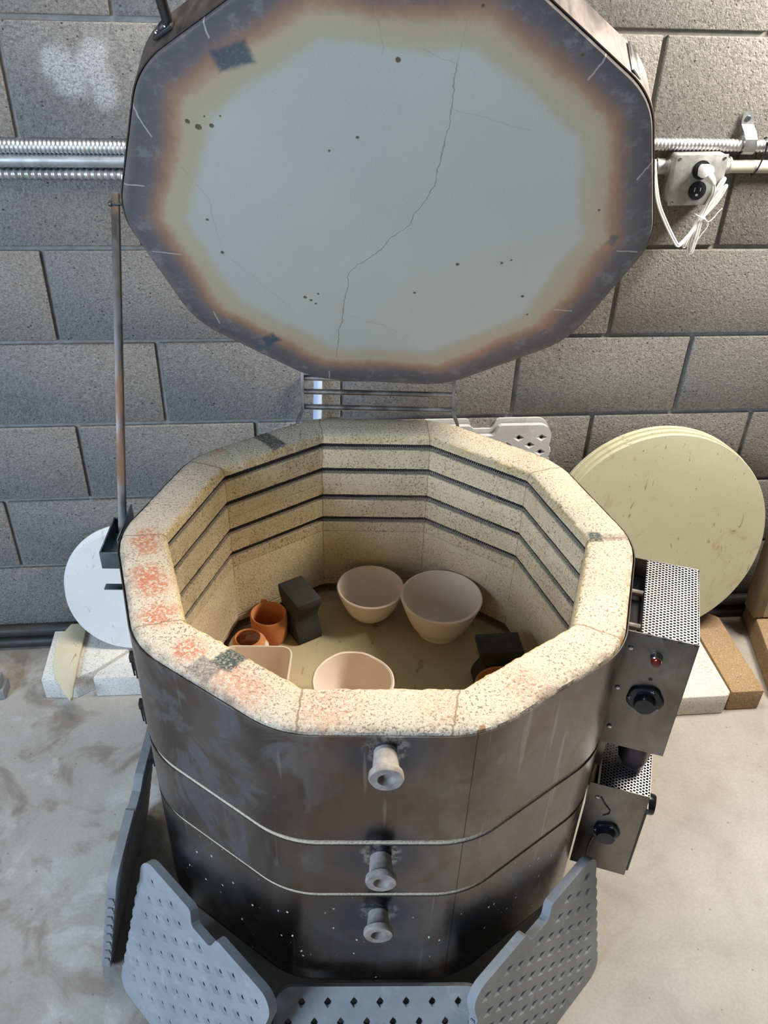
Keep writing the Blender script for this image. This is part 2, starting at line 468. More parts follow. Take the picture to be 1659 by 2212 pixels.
def mat_shelf(name, base, stain=(.42, .27, .13), amt=.5):
    g = G(name)
    c = g.ramp(g.noise(5, 4, .55), [(.3, tuple(v*.9 for v in base)), (.7, base)])
    st = g.noise(9, 5, .65, g.scaled(1, 1, 1), dist=1.6)
    c = g.mix(g.step(st, .56, .70, 0, amt), c, stain)
    sc = g.noise(38, 3, .55, g.scaled(1, .35, 1), dist=2.0)
    c = g.mix(g.step(sc, .655, .70, 0, amt*1.3), c, tuple(v*.55 for v in stain))
    c = g.mix(g.step(g.noise(300, 3, .6), .58, .68, 0, .28), c, tuple(v*.45 for v in base))
    return g.fin(c, .85, 0, g.bump(g.noise(260, 4), .25, .001), .2)

def mat_lattice(col=(.30, .315, .33)):
    g = G('grey_cordierite')
    c = g.ramp(g.noise(8, 5, .6), [(.3, tuple(v*.8 for v in col)), (.72, tuple(v*1.12 for v in col))])
    ed = g.noise(26, 5, .65, dist=.8)
    c = g.mix(g.step(ed, .56, .68, 0, .4), c, tuple(min(1, v*1.45) for v in col))
    c = g.mix(g.step(g.noise(60, 4, .6), .62, .72, 0, .35), c, tuple(v*.5 for v in col))
    return g.fin(c, .6, 0, g.bump(g.noise(140, 4), .22, .0015), .35)

def mat_terracotta(white=0.0):
    g = G('bisque_terracotta')
    c = g.ramp(g.noise(14, 4), [(.3, (.46, .165, .060)), (.7, (.60, .245, .095))])
    if white:
        z = g.sep()[2]
        m = g.math('MULTIPLY', g.math('MULTIPLY', g.step(z, .057, .051), g.step(z, .018, .026)), g.step(g.noise(30, 4, .6), .40, .50))
        c = g.mix(m, c, (.68, .60, .50))
    return g.fin(c, .85, 0, g.bump(g.noise(200, 4), .2, .001), .2)

M = {}
M['block'] = mat_block(); M['mortar'] = mat_mortar(); M['floor'] = mat_floor()
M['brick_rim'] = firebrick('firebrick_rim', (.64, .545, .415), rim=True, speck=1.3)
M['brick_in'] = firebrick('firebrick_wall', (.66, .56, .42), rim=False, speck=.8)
M['jacket'] = mat_jacket(); M['lid'] = mat_lid_face()
M['band'] = mat_dark_steel('lid_band_steel', (.17, .145, .135), .46)
M['box'] = mat_dark_steel('control_box_steel', (.27, .25, .228), .40)
M['strut'] = mat_dark_steel('rusty_bar_steel', (.17, .155, .14), .5, rust=.7)
M['darksteel'] = mat_dark_steel('dark_steel', (.10, .10, .10), .45)
M['bluesteel'] = mat_dark_steel('galvanised_bracket', (.20, .25, .29), .42)
M['bar'] = mat_dark_steel('hinge_bar_steel', (.42, .40, .385), .38)
M['perf'] = mat_perforated()
M['coil'] = plain('element_wire', (.028, .032, .045), .45, .3, .3, 200)
M['black'] = plain('black_plastic', (.008, .009, .012), .22, 0, .2, 60, spec=.5)
M['white_mark'] = plain('white_print', (.62, .66, .70), .6)
M['red'] = plain('red_lens', (.13, .010, .008), .15)
M['chrome'] = plain('chrome', (.62, .63, .65), .16, 1.0)
M['boot'] = plain('heat_stained_boot', (.055, .035, .038), .38, .25, .4, 18)
M['plug'] = plain('peephole_ceramic', (.31, .27, .235), .85, 0, .35, 60, .3, 200)
M['shelf_in'] = mat_shelf('washed_kiln_shelf', (.56, .475, .285), (.45, .31, .16), .4)
M['shelf_y'] = mat_shelf('yellow_kiln_shelf', (.53, .505, .355), (.42, .26, .14), .55)
M['shelf_w'] = mat_shelf('white_kiln_shelf', (.72, .72, .715), (.60, .57, .54), .3)
M['shard'] = mat_shelf('shard_shelf', (.74, .66, .46), (.50, .42, .27), .5)
M['lattice'] = mat_lattice()
M['lattice_w'] = mat_lattice((.47, .48, .475))
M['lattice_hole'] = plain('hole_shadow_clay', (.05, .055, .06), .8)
M['bisque'] = plain('white_bisque', (.74, .625, .53), .85, 0, .05, 9, .12, 160)
M['terra'] = mat_terracotta(); M['terra_w'] = mat_terracotta(1.0)
M['post'] = plain('charred_kiln_post', (.022, .021, .019), .85, 0, .35, 30, .5, 260)
M['ifb'] = firebrick('white_insulating_brick', (.80, .765, .69), False, False, .75)
M['ifb_brown'] = firebrick('brown_insulating_brick', (.42, .285, .16), False, False, .9)
M['galv'] = plain('galvanised_conduit', (.44, .45, .455), .48, .75, .2, 30)
M['flex'] = plain('armoured_cable', (.55, .56, .58), .42, .9, .12, 40)
M['flex_d'] = plain('dull_armoured_cable', (.52, .50, .50), .38, .8, .2, 30)
M['cast'] = plain('cast_box_metal', (.30, .31, .305), .55, .45, .25, 60, .2, 200)
M['dull_paint'] = plain('dusty_conduit', (.46, .445, .40), .6, .2, .1, 25)
M['white_cord'] = plain('white_cord_plastic', (.86, .87, .88), .35, 0, .03, 30)
M['pipe_blue'] = plain('pale_blue_pipe', (.50, .60, .78), .5, 0, .1, 10)
M['rail'] = plain('dark_pipe_paint', (.035, .033, .031), .6, .1, .3, 18)
M['slab'] = firebrick('pale_fibre_slab', (.66, .62, .53), False, False, .5)
M['slab_t'] = plain('tan_board', (.27, .205, .125), .9, 0, .15, 20, .3)
M['foot'] = plain('grey_metal_foot', (.30, .31, .31), .5, .2)

# ------------------------------------------------------------------ room
f = MB(); f.add([(-4, -4.5, 0), (4.2, -4.5, 0), (4.2, .80, 0), (-4, .80, 0), (-4, -4.5, -.12), (4.2, -4.5, -.12), (4.2, .80, -.12), (-4, .80, -.12)],
                [[0, 1, 2, 3], [7, 6, 5, 4], [0, 4, 5, 1], [1, 5, 6, 2], [2, 6, 7, 3], [3, 7, 4, 0]])
struct(f.build('floor', M['floor'], smooth=0))
w = MB()
w.box((.1, WALL_Y+.009+.06, 1.26), (8.2, .12, 2.56), 0, mi=1)          # mortar plane, just behind the block faces
for n in range(-9, 5):
    z1 = JOINT - n*.2032 - .0048; z0 = JOINT-(n+1)*.2032+.0048
    z0 = max(z0, 0.0)
    if z1 - z0 < .02 or z0 > 2.5: continue
    z1 = min(z1, 2.54)
    off = -.0206 + (0 if n % 2 else .2032)
    for i in range(-10, 11):
        xa = off+i*.4064+.0048; xb = xa+.4064-.0096
        if xa > 4.1 or xb < -4: continue
        far = abs((xa+xb)/2-.1) > 1.6 or z0 > 1.75
        j = random.uniform(-.0012, .0012)
        w.box(((xa+xb)/2, WALL_Y+.02+j, (z0+z1)/2), (xb-xa, .04, z1-z0), .0028, seg=1 if far else 2)
struct(w.build('wall_back', [M['block'], M['mortar']], smooth=50))

# pipes along the foot of the wall
for nm, z, lab in (('floor_pipe', .056, 'dark pipe along the foot of the wall, upper of the two'), ('floor_pipe', .0165, 'dark pipe lying on the floor at the foot of the wall, lower of the two')):
    b = MB(); b.tube([(-3.9, .647, z), (-1.4, .647, z), (4.1, .647, z)], .0158, 14)
    o = b.build(nm, M['rail']); tag(o, lab, 'pipe', 'pipes along the foot of the wall')

# ------------------------------------------------------------------ kiln
kiln = empty('pottery_kiln', KILN_M.copy(), 'big ten-sided top-loading pottery kiln with steel jacket and raised lid', 'kiln')

CORN = [R(36*k) for k in range(10)]
def ang_list(dense):
    L = []
    for k in range(10):
        a = CORN[k]
        for i in range(-dense, dense): L.append(a+R(18)*i/dense)
    return L
def r_in(t, ap):
    k = math.floor((t)/R(36)); c = R(36*k+18); return ap/cos(t-c)
_fil = .15
def r_out(t, ap):
    """decagon with rounded corners"""
    t = (t+R(18)) % R(36)-R(18)                         # angle from nearest corner
    ap2 = ap-_fil; cx = ap2/cos(R(18))                   # arc centre on the corner ray
    lim = ap*tan(R(18))-_fil*tan(R(18))                  # half length of straight edge
    # angle where the arc begins
    ex = (ap, ap2*tan(R(18)))
    ta = R(18)-atan2(ex[1], ex[0])
    if abs(t) >= ta: return ap/cos(R(18)-abs(t))
    return cx*cos(t)+sqrt(max(0, _fil**2-(cx*sin(t))**2))
def ring(mb, prof, dense, jit=None, closed=True, mi=0):
    """prof: list of (kind, offset, z); revolve along the decagon"""
    L = ang_list(dense); V = []; F = []; n = len(prof)
    for t in L:
        for q, (k, d, z) in enumerate(prof):
            r = (r_in(t, AP_IN)+d/cos(((t) % R(36))-R(18))) if k == 'i' else r_out(t, AP_OUT+d)
            dz = 0
            if jit and jit[q]:
                nz = mnoise.noise((cos(t)*38, sin(t)*38, q*.3+z*9)); n2 = mnoise.noise((cos(t)*9, sin(t)*9, q+z*5))
                r += jit[q]*(nz*.7+n2*.5); dz = jit[q]*.5*mnoise.noise((cos(t)*30, sin(t)*30, 5+q))
            V.append((r*cos(t), r*sin(t), z+dz))
    m = len(L)
    for i in range(m):
        j = (i+1) % m
        for q in range(n if closed else n-1):
            p = (q+1) % n
            F.append([i*n+q, j*n+q, j*n+p, i*n+p])
    mb.add(V, F, None, mi); return mb
def groove(z, d=.0135, h=.0068):
    """inner profile going down through an element groove"""
    return [('i', .0, z+h+.0006), ('i', .0008, z+h), ('i', d*.8, z+h*.9), ('i', d, z+h*.4), ('i', d, z-h*.7), ('i', d*.8, z-h), ('i', .0012, z-h*1.03), ('i', .0, z-h*1.15)]

GROOVES = [.787, .731, .668, .613]
# top ring of bricks: rim
prof = [('o', -.001, .590), ('o', -.001, .800), ('o', -.003, .8075), ('o', -.009, RIM-.0006), ('o', -.03, RIM), ('i', .030, RIM), ('i', .008, RIM-.0006), ('i', .003, .8085), ('i', .0004, .8015)]
jt = [0, 0, .0012, .0022, 0, 0, .0022, .0026, .0016]
for z in GROOVES[:2]: g_ = groove(z); prof += g_; jt += [.0006, .0009, 0, 0, 0, 0, .0009, .0006]
prof += [('i', 0, .7005), ('i', .0016, .6995), ('i', .0016, .6985), ('i', 0, .6975)]; jt += [0, 0, 0, 0]
prof += groove(GROOVES[2]); jt += [.0006, .0009, 0, 0, 0, 0, .0009, .0006]
prof += groove(GROOVES[3]); jt += [.0006, .0009, 0, 0, 0, 0, .0009, .0006]
prof += [('i', 0, .584), ('o', -.001, .584)]; jt += [0, 0]
ring(MB(), prof, 24, jt)
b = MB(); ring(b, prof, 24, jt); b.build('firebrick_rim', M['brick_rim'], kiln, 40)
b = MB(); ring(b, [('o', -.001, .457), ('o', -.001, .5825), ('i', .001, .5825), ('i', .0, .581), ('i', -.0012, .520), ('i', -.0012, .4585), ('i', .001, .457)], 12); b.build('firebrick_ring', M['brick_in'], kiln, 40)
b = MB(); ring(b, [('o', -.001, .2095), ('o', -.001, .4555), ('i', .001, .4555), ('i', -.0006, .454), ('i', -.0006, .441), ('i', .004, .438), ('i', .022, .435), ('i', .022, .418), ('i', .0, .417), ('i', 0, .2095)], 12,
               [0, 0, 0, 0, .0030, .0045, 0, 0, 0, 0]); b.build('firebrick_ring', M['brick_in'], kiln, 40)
b = MB()
L_ = ang_list(6)
b.prism([(r_in(t, AP_IN-.0005)*cos(t), r_in(t, AP_IN-.0005)*sin(t)) for t in L_], .210, .4160); b.build('firebrick_bottom', M['brick_in'], kiln, 30)
# steel jacket, one sheet per ring
for z0, z1 in ((.5895, .8045), (.4595, .5770), (.2110, .4495)):
    b = MB(); ring(b, [('o', .0002, z0), ('o', .0018, z0), ('o', .0018, z1), ('o', .0002, z1)], 14); b.build('steel_jacket', M['jacket'], kiln, 40)
# base plate and stand
b = MB(); ring(b, [('o', -.02, .203), ('o', .0015, .203), ('o', .0015, .2105), ('o', -.02, .2105)], 10); b.prism([(r_out(t, .39)*cos(t), r_out(t, .39)*sin(t)) for t in ang_list(4)], .199, .2085); b.build('base_plate', M['darksteel'], kiln, 40)
for k in range(4):
    a = R(45+90*k); b = MB(); b.box((.31*cos(a), .31*sin(a), .100), (.035, .035, .199), .003); b.build('stand_leg', M['darksteel'], kiln)
# heating elements: real coils lying in the grooves
def coil(z, rc=.0046, wire=.00105, pitch=.0044):
    path = []; L = ang_list(20)
    for t in L: r = r_in(t, AP_IN)+.0078/cos((t % R(36))-R(18)); path.append(Vector((r*cos(t), r*sin(t), z)))
    path.append(path[0].copy())
    pts = []; ph = 0; step = pitch/7
    for i in range(len(path)-1):
        a, b_ = path[i], path[i+1]; l = (b_-a).length; n = max(1, int(round(l/step)))
        tg = (b_-a).normalized(); out = Vector((a.x, a.y, 0)).normalized()
        for k in range(n):
            p = a.lerp(b_, k/n); bl = 1+.10*mnoise.noise((p.x*40, p.y*40, z*50))
            pts.append(p+out*rc*bl*cos(ph)*.9+Vector((0, 0, 1))*rc*bl*sin(ph)+Vector((0, 0, .0010*mnoise.noise((p.x*16, p.y*16, z*30)))))
            ph += 2*pi/7
    mb = MB(); mb.tube(pts, wire, 4, cap=False); return mb
for z in GROOVES: coil(z+.0016).build('heating_element', M['coil'], kiln, 0, recalc=False)

# peephole plugs
for zc, yo in ((.776, -.446), (.549, -.443), (.404, -.438)):
    b = MB(); l = -.4045-yo
    pr = [(.0001, l-.008), (.009, l-.009), (.0108, l-.002), (.0112, l), (.013, l), (.0205, l), (.0222, l-.003), (.0215, l-.009), (.0185, l-.0115), (.0170, l-.013), (.0162, l*.4), (.0150, 0), (.0150, -.012), (.0001, -.012)]
    b.lathe(pr, 40, aim((.004, -.4045, zc), (0, -1, -.02)), wob=.03, seed=zc*10)
    b.build('peephole_plug', M['plug'], kiln, 40)

# lid -------------------------------------------------------------------------------------------
LC = Vector((.026945, .249006, 1.231988)); LU = Vector((.99377767, -.10975362, -.01897574)); LV = Vector((-.03242504, -.44806248, .89341403)); LN = LU.cross(LV)
LIDW = frame(LC, LU, LV, LN)
LIDL = KILN_M.inverted() @ LIDW
lid_ap = .4030
b = MB(); L_ = ang_list(14); V = []; F = []
# rounded decagon with corners rotated so that one edge is at the bottom, as on the kiln
prof = [(1.0, 0.0), (.93, 0), (.80, 0.0)]
rows = [[(r_out(t, lid_ap-.055)*cos(t), r_out(t, lid_ap-.055)*sin(t), 0) for t in L_], [(r_out(t, lid_ap-.008)*cos(t), r_out(t, lid_ap-.008)*sin(t), 0) for t in L_],
        [(r_out(t, lid_ap-.0025)*cos(t), r_out(t, lid_ap-.0025)*sin(t), -.0018) for t in L_], [(r_out(t, lid_ap-.001)*cos(t), r_out(t, lid_ap-.001)*sin(t), -.006) for t in L_], [(r_out(t, lid_ap-.001)*cos(t), r_out(t, lid_ap-.001)*sin(t), -.074) for t in L_]]
m = len(L_)
for r_ in rows: V += r_
for q in range(len(rows)-1):
    for i in range(m): j = (i+1) % m; F.append([q*m+i, q*m+j, (q+1)*m+j, (q+1)*m+i])
V.append((0, 0, 0)); V.append((0, 0, -.074))
for i in range(m):
    j = (i+1) % m; F.append([len(V)-2, j, i]); F.append([len(V)-1, 4*m+i, 4*m+j])
b.add(V, F); lid = b.build('lid', M['lid'], kiln, 40); lid.matrix_local = LIDL
b = MB(); V = []; F = []; pr = [(.0005, -.0080), (.0022, -.0080), (.0022, -.0765), (.0005, -.0765)]
for t in L_:
    for d, z in pr: r_ = r_out(t, lid_ap+d); V.append((r_*cos(t), r_*sin(t), z))
for i in range(m):
    j = (i+1) % m
    for q in range(4): F.append([i*4+q, j*4+q, j*4+(q+1) % 4, i*4+(q+1) % 4])
b.add(V, F); b.build('lid_band', M['band'], lid, 40)
# band clasp on the right corner
b = MB(); t = R(41); r_ = r_out(t, lid_ap+.003)
b.box((0, 0, 0), (.004, .020, .060), .001, frame((r_*cos(t), r_*sin(t), -.043), (cos(t), sin(t), 0), (-sin(t), cos(t), 0), (0, 0, 1))); b.build('band_clasp', M['chrome'], lid)
# lid handle on the upper left facet
fa = R(126); e1 = Vector((cos(fa), sin(fa), 0)); e2 = Vector((-sin(fa), cos(fa), 0)); hz = -.040
HB = frame(e1*(lid_ap+.0025)+Vector((0, 0, hz)), e1, e2, (0, 0, 1))
b = MB(); s0, s1 = .070, -.095
b.tube(bez([(.004, s0+.012, 0), (.008, s0, 0), (.028, s0-.012, 0), (.050, s0-.030, 0), (.056, (s0+s1)/2, 0), (.050, s1+.030, 0), (.028, s1+.012, 0), (.008, s1, 0), (.004, s1-.012, 0)], 8), .0072, 12, M=HB)
for s_ in (s0+.012, s1-.012): b.box((.003, s_, 0), (.006, .034, .022), .002, HB)
hd = b.build('lid_handle', M['darksteel'], lid)
for s_ in (s0+.005, s0+.021, s1-.005, s1-.021):
    b = MB(); b.lathe([(.0001, .0022), (.0026, .0016), (.0036, 0)], 12, HB @ aim((.0062, s_, .004), (1, 0, 0), (0, 0, 1))); b.build('handle_rivet', M['chrome'], hd)

# hinge: two arms and three bars
for sx in (-1, 1):
    b = MB(); x0 = -.148 if sx < 0 else .157
    pts = [(0, .405), (0, .30)]
    A = [(x0+sx*.014, .413, .770), (x0+sx*.010, .416, .792), (x0+sx*.001, .424, .812), (x0, .432, .832), (x0, .440, .862), (x0, .452, .900)]
    P_ = bez(A, 6); V = []; F = []
    for i, p in enumerate(P_):
        wd = .012+.012*max(0, 1-i/12)
        V += [p+Vector((-.003, -wd*.6, 0)), p+Vector((.003, -wd*.6, 0)), p+Vector((.003, wd*.6, 0)), p+Vector((-.003, wd*.6, 0))]
    for i in range(len(P_)-1):
        for q in range(4): F.append([i*4+q, i*4+(q+1) % 4, (i+1)*4+(q+1) % 4, (i+1)*4+q])
    F.append([0, 1, 2, 3]); F.append([len(V)-4, len(V)-3, len(V)-2, len(V)-1])
    b.add(V, F); ha = b.build('hinge_arm', M['bar'], kiln)
    b = MB(); b.lathe([(.0001, .004), (.004, .004), (.0045, 0)], 6, aim((x0+sx*.002, .440, .850), (sx, 0, 0))); b.build('hinge_bolt', M['chrome'], ha)
for z, y in ((.817, .431), (.849, .436), (.874, .447)):
    b = MB(); b.tube([(-.147, y, z), (.156, y, z-.002)], .0058, 14); b.build('hinge_bar', M['bar'], kiln)

# lid prop: flat bar from the kiln side to the lid
pa, pb = Vector((-.436, .066, .748)), Vector((-.4385, .343, 1.252))
d = (pb-pa).normalized(); xx = Vector((1, 0, 0)); yy = d.cross(xx).normalized(); xx = yy.cross(d)
BM = frame(pa, xx, yy, d); ln = (pb-pa).length
b = MB(); b.box((0, 0, ln/2), (.0130, .0100, ln), .0012, BM); prop = b.build('lid_prop', M['strut'], kiln)
b = MB(); b.lathe([(.0001, .005), (.004, .005), (.005, .003), (.005, 0), (.0028, 0), (.0028, -.033), (.0001, -.033)], 14, aim((-.4435, .331, 1.238), (-1, 0, 0))); b.build('prop_bolt', M['darksteel'], prop)
b = MB(); b.box((-.4165, .345, 1.268), (.012, .030, .034), .002); b.build('prop_lug', M['bar'], kiln)
# bracket the prop stands in
b = MB(); 
b.box((-.4205, .045, .752), (.0025, .100, .105), .0006)
b.box((-.4530, .045, .760), (.0025, .100, .033), .0006)
b.box((-.4370, -.004, .760), (.0335, .0025, .033), .0006)
b.box((-.4370, .094, .760), (.0335, .0025, .033), .0006)
b.box((-.4370, .045, .7445), (.0335, .100, .002), .0005)
b.box((-.4390, .002, .6985), (.0385, .014, .0025), .0006)
b.box((-.4205, .002, .720), (.0035, .014, .045), .0006)
b.build('prop_bracket', M['bluesteel'], kiln)
# toggle latches joining the rings on the left
for (a, z0, z1) in ((187, .545, .60), (186, .42, .475), (186, .30, .33)):
    b = MB(); a = R(a); r_ = r_out(a, AP_OUT+.004); Mx = frame((r_*cos(a), r_*sin(a), 0), (cos(a), sin(a), 0), (-sin(a), cos(a), 0), (0, 0, 1))
    b.box((.001, 0, (z0+z1)/2), (.004, .022, z1-z0), .001, Mx); b.box((.006, 0, z1-.012), (.008, .016, .014), .001, Mx); b.tube([(.006, -.006, z0+.004), (.007, -.006, z1-.012)], .0016, 6, M=Mx); b.tube([(.006, .006, z0+.004), (.007, .006, z1-.012)], .0016, 6, M=Mx)
    b.build('ring_latch', M['darksteel'], kiln)

# control boxes on the right facet --------------------------------------------------------------
ca = R(-18); er = Vector((cos(ca), sin(ca), 0)); et = Vector((-sin(ca), cos(ca), 0))
BX = frame((0, 0, 0), er, et, (0, 0, 1))
def knob(parent, Mk, r=.022, cap_r=.016):
    """dial skirt with five scallops, raised grip and printed marks"""
    b = MB(); seg = 60; V = []; F = []
    rows = [(1.0, 0), (1.0, .003), (.93, .0065), (.70, .008)]
    for i in range(seg):
        a = 2*pi*i/seg; k = 1+.045*cos(5*a+.6)
        for q, z in rows: V.append((r*q*k*cos(a), r*q*k*sin(a), z))
    for i in range(seg):
        j = (i+1) % seg
        for q in range(3): F.append([i*4+q, j*4+q, j*4+q+1, i*4+q+1])
    V.append((0, 0, .008)); 
    for i in range(seg): F.append([i*4+3, ((i+1) % seg)*4+3, len(V)-1])
    b.add(V, F)
    b.lathe([(cap_r, .006), (cap_r*.98, .018), (cap_r*.90, .0205), (.0001, .0210)], 36)
    o = b.build('control_knob', M['black'], parent, 40); o.matrix_local = Mk
    for a, w_ in ((72, 1), (178, .9), (330, .9)):
        b = MB(); a = R(a); c_, s_ = cos(a), sin(a); rr = r*.86
        fr = frame((rr*c_, rr*s_, .0083), (-s_, c_, 0), (c_, s_, 0), (0, 0, -1))
        b.box((0, .0012, 0), (.0004, .0034, .0003), 0, fr)
        for dx in (-.0022, -.0012, .0013, .0022): b.box((dx, -.0008*w_, 0), (.0004, .0016, .0003), 0, fr)
        b.build('dial_print', M['white_mark'], o, 0)
    return o
def control_box(z0, z1, t0, t1, r0, r1):
    th = .0014
    b = MB()
    zc, zh = (z0+z1)/2, z1-z0
    b.box(((r0+r1)/2, t0+th/2, zc), (r1-r0, th, zh), .0005, BX)                  # front, reaching in to the jacket
    b.box(((r0+r1)/2, t1-th/2, zc), (r1-r0, th, zh), .0005, BX)
    b.box((r1-th/2, (t0+t1)/2, zc), (th, t1-t0, zh), .0005, BX)
    b.box((.4240, (t0+t1)/2, zc-.02), (th, t1-t0-.003, zh-.04), .0004, BX)
    o = b.build('control_box', M['box'], kiln, 40)
    b = MB(); x0 = .4245; b.box((0, 0, 0), (t1-t0-.001, r1-x0, .0010), 0)
    pf = b.build('perforated_top', M['perf'], o, 0)
    pf.matrix_local = BX @ frame(((x0+r1)/2, (t0+t1)/2, z1-.0012), (0, 1, 0), (-1, 0, 0), (0, 0, 1))
    b = MB(); b.box(((x0+r1)/2, (t0+t1)/2, z1-.022), (r1-x0-.004, t1-t0-.004, .002), 0, BX); b.build('dark_hole_backing', M['black'], o, 0)  # added black sheet, stands in for the box's shaded inside behind the holes
    return o
T0, T1 = -.0745, .1080
b1 = control_box(.550, .794, T0, T1, .4055, .5060)
FR = lambda rr, zz: BX @ frame((rr, T0, zz), (1, 0, 0), (0, 0, 1), (0, -1, 0))
knob(b1, FR(.4545, .668), .0275, .0165)
b = MB(); b.lathe([(.0095, 0), (.0095, .003), (.0082, .005), (.0082, .009), (.0070, .010), (.0001, .010)], 24, FR(.4535, .754)); pl = b.build('pilot_light', M['chrome'], b1)
b = MB(); b.lathe([(.0072, .0095), (.0070, .013), (.0058, .0155), (.0001, .0165)], 24, FR(.4535, .754)); b.build('red_lens', M['red'], pl)
b = MB(); b.lathe([(.0032, -.001), (.0032, .0004), (.0001, .0004)], 16, FR(.4542, .7085)); b.build('blanked_hole', M['black'], b1)
for rr, zz in ((.4146, .762), (.4112, .677), (.4146, .5895)):
    b = MB(); b.lathe([(.0042, 0), (.0038, .0016), (.0022, .0026), (.0001, .0028)], 16, FR(rr, zz)); b.build('box_screw', M['chrome'], b1)
for tt in (-.035, .047):
    b = MB(); b.tube([BX @ Vector((.40, tt, .770)), BX @ Vector((.425, tt, .770))], .0052, 10); b.build('terminal_insulator', M['plug'], b1)
b = MB(); b.box((.415, (T0+T1)/2, .66), (.0205, T1-T0-.01, .20), .001, BX); b.build('dark_gap_backing', M['black'], b1)  # black backing stands in for the shade in the gap behind the box
for i in range(4):
    b = MB(); b.tube([BX @ Vector((.432+i*.022, T0-.0012, .7938)), BX @ Vector((.438+i*.022, T0-.0012, .7938))], .0022, 8); b.build('lip_tab', M['darksteel'], b1)
# lower box
T0L = -.0770; T0 = T0L
b2 = control_box(.222, .449, T0, .1030, .4090, .5075)
knob(b2, FR(.4555, .338), .0225, .0165)
b = MB(); b.lathe([(.0042, 0), (.0038, .0016), (.0022, .0026), (.0001, .0028)], 16, FR(.4262, .416)); b.build('box_screw', M['chrome'], b2)
b = MB(); b.tube(bez([BX @ Vector((.4316, T0-.001, .420)), BX @ Vector((.441, T0-.001, .404)), BX @ Vector((.452, T0-.001, .390)), BX @ Vector((.450, T0-.001, .380)), BX @ Vector((.443, T0-.001, .374))], 6), .0011, 6); b.build('black_smear', M['black'], b2)
b = MB(); b.tube(bez([BX @ Vector((.437, T0-.001, .310)), BX @ Vector((.434, T0-.001, .28)), BX @ Vector((.4345, T0-.001, .25)), BX @ Vector((.435, T0-.001, .230))], 6), .0013, 6); b.build('black_smear', M['black'], b2)
b = MB(); b.lathe([(.0001, .020), (.0165, .020), (.0185, .017), (.0195, 0)], 32, BX @ aim((.508, -.030, .375), (1, 0, 0))); b.build('outlet_cap', M['black'], b2)
b = MB(); b.box((.5095, -.045, .325), (.004, .060, .18), .001, BX); b.build('outlet_plate', M['darksteel'], b2)
b = MB(); b.box((.511, .045, .435), (.007, .008, .009), .001, BX); b.build('side_screw', M['chrome'], b2)
# sheet joining the boxes and the stained cord boot on top of the lower box
b = MB(); b.box((.414, .02, .503), (.014, .125, .095), .001, BX); b.build('conduit_channel', M['box'], kiln)
b = MB()
b.lathe([(.0001, -.002), (.014, 0), (.023, .006), (.0265, .022), (.024, .045), (.017, .066), (.013, .085), (.012, .108)], 28, BX @ frame((.4745, -.012, .4495), (1, 0, 0), (.0, 1, -.10), (.0, .10, 1)), wob=.25, seed=3.1)
b.build('cord_boot', M['boot'], kiln, 60)

# ------------------------------------------------------------------ ware inside the kiln (kiln-local coordinates)
SH = .4300
def KW(x, y, z, rot=0): return KILN_M @ T(x, y, z) @ Matrix.Rotation(rot, 4, 'Z')
b = MB(); b.lathe([(.0001, .0134), (.290, .0134), (.2925, .0120), (.2925, .0015), (.291, 0), (.0001, 0)], 96)
sh = b.build('kiln_shelf', M['shelf_in']); sh.matrix_world = KW(0, 0, SH-.0134)
tag(sh, 'round tan kiln shelf inside the kiln with pots standing on it', 'kiln shelf')
def bowl(name, prof, Mw, mat, label, cat, group=None, **k):
    b = MB(); b.lathe(prof, 72, **k); o = b.build(name, mat, smooth=50); o.matrix_world = Mw
    return tag(o, label, cat, group)
def shell(outer, t, rim_r=None):
    """closed profile: outer list from foot up, offset inside by t"""
    n = len(outer); inn = []
    for i in range(n):
        a = outer[max(0, i-1)]; c = outer[min(n-1, i+1)]; d = (c[0]-a[0], c[1]-a[1]); l = hypot(*d) or 1
        inn.append((max(.0002, outer[i][0]-t*d[1]/l), outer[i][1]+t*d[0]/l))
    top = ((outer[-1][0]+inn[-1][0])/2, outer[-1][1]+t*.45)
    low = inn[-1:0:-1]
    low = [q for q in low if q[1] > outer[0][1]+t*.8]
    return [(.0002, outer[0][1]+.002), (outer[0][0]*.8, outer[0][1]+.002), (outer[0][0]*.86, outer[0][1])] + outer + [top] + low + [(.0002, outer[0][1]+t*1.4)]
def arc_bowl(rf, R_, h, p=.55, n=12, foot=.004):
    L = [(rf, 0), (rf, foot)]
    for i in range(1, n+1):
        t = i/n; L.append((rf+(R_-rf)*(t**p), foot+(h-foot)*t))
    return L
bowl('bowl', shell(arc_bowl(.022, .0694, .076, .46, 14, .002), .0045), KW(-.0055, .2370, SH), M['bisque'], 'small white bisque bowl at the back of the kiln, beside the larger bowl', 'bowl', 'white bowls in the kiln')
bowl('bowl', shell(arc_bowl(.045, .0828, .088, .62, 14, .008), .0050), KW(.1372, .1955, SH), M['bisque'], 'largest white bisque bowl with flared wall and narrow foot', 'bowl', 'white bowls in the kiln')
# front bowl with an uneven rim and a small pulled lip
prof = shell(arc_bowl(.040, .0745, .082, .5, 14, .002), .0060); b = MB(); V = []; seg = 72; n = len(prof)
b.lathe(prof, seg, wob=.05, seed=1.7)
for i, (x, y, z) in enumerate(b.v):
    a = atan2(y, x); k = max(0, z/.08)**3
    e = .010*math.exp(-((a-R(158))/.16)**2)+.007*math.exp(-((a-R(-8))/.13)**2)
    b.v[i] = (x*(1+e*k*11/ .9*.09/.09*.12/.12*.1*10*.1), y*(1+e*k), z+k*.0022*mnoise.noise((cos(a)*2.1, sin(a)*2.1, 3)))
o = b.build('bowl', M['bisque'], smooth=50); o.matrix_world = KW(-.039, -.032, SH); tag(o, 'white bisque bowl with uneven lipped rim, half hidden by the front kiln wall', 'bowl', 'white bowls in the kiln')
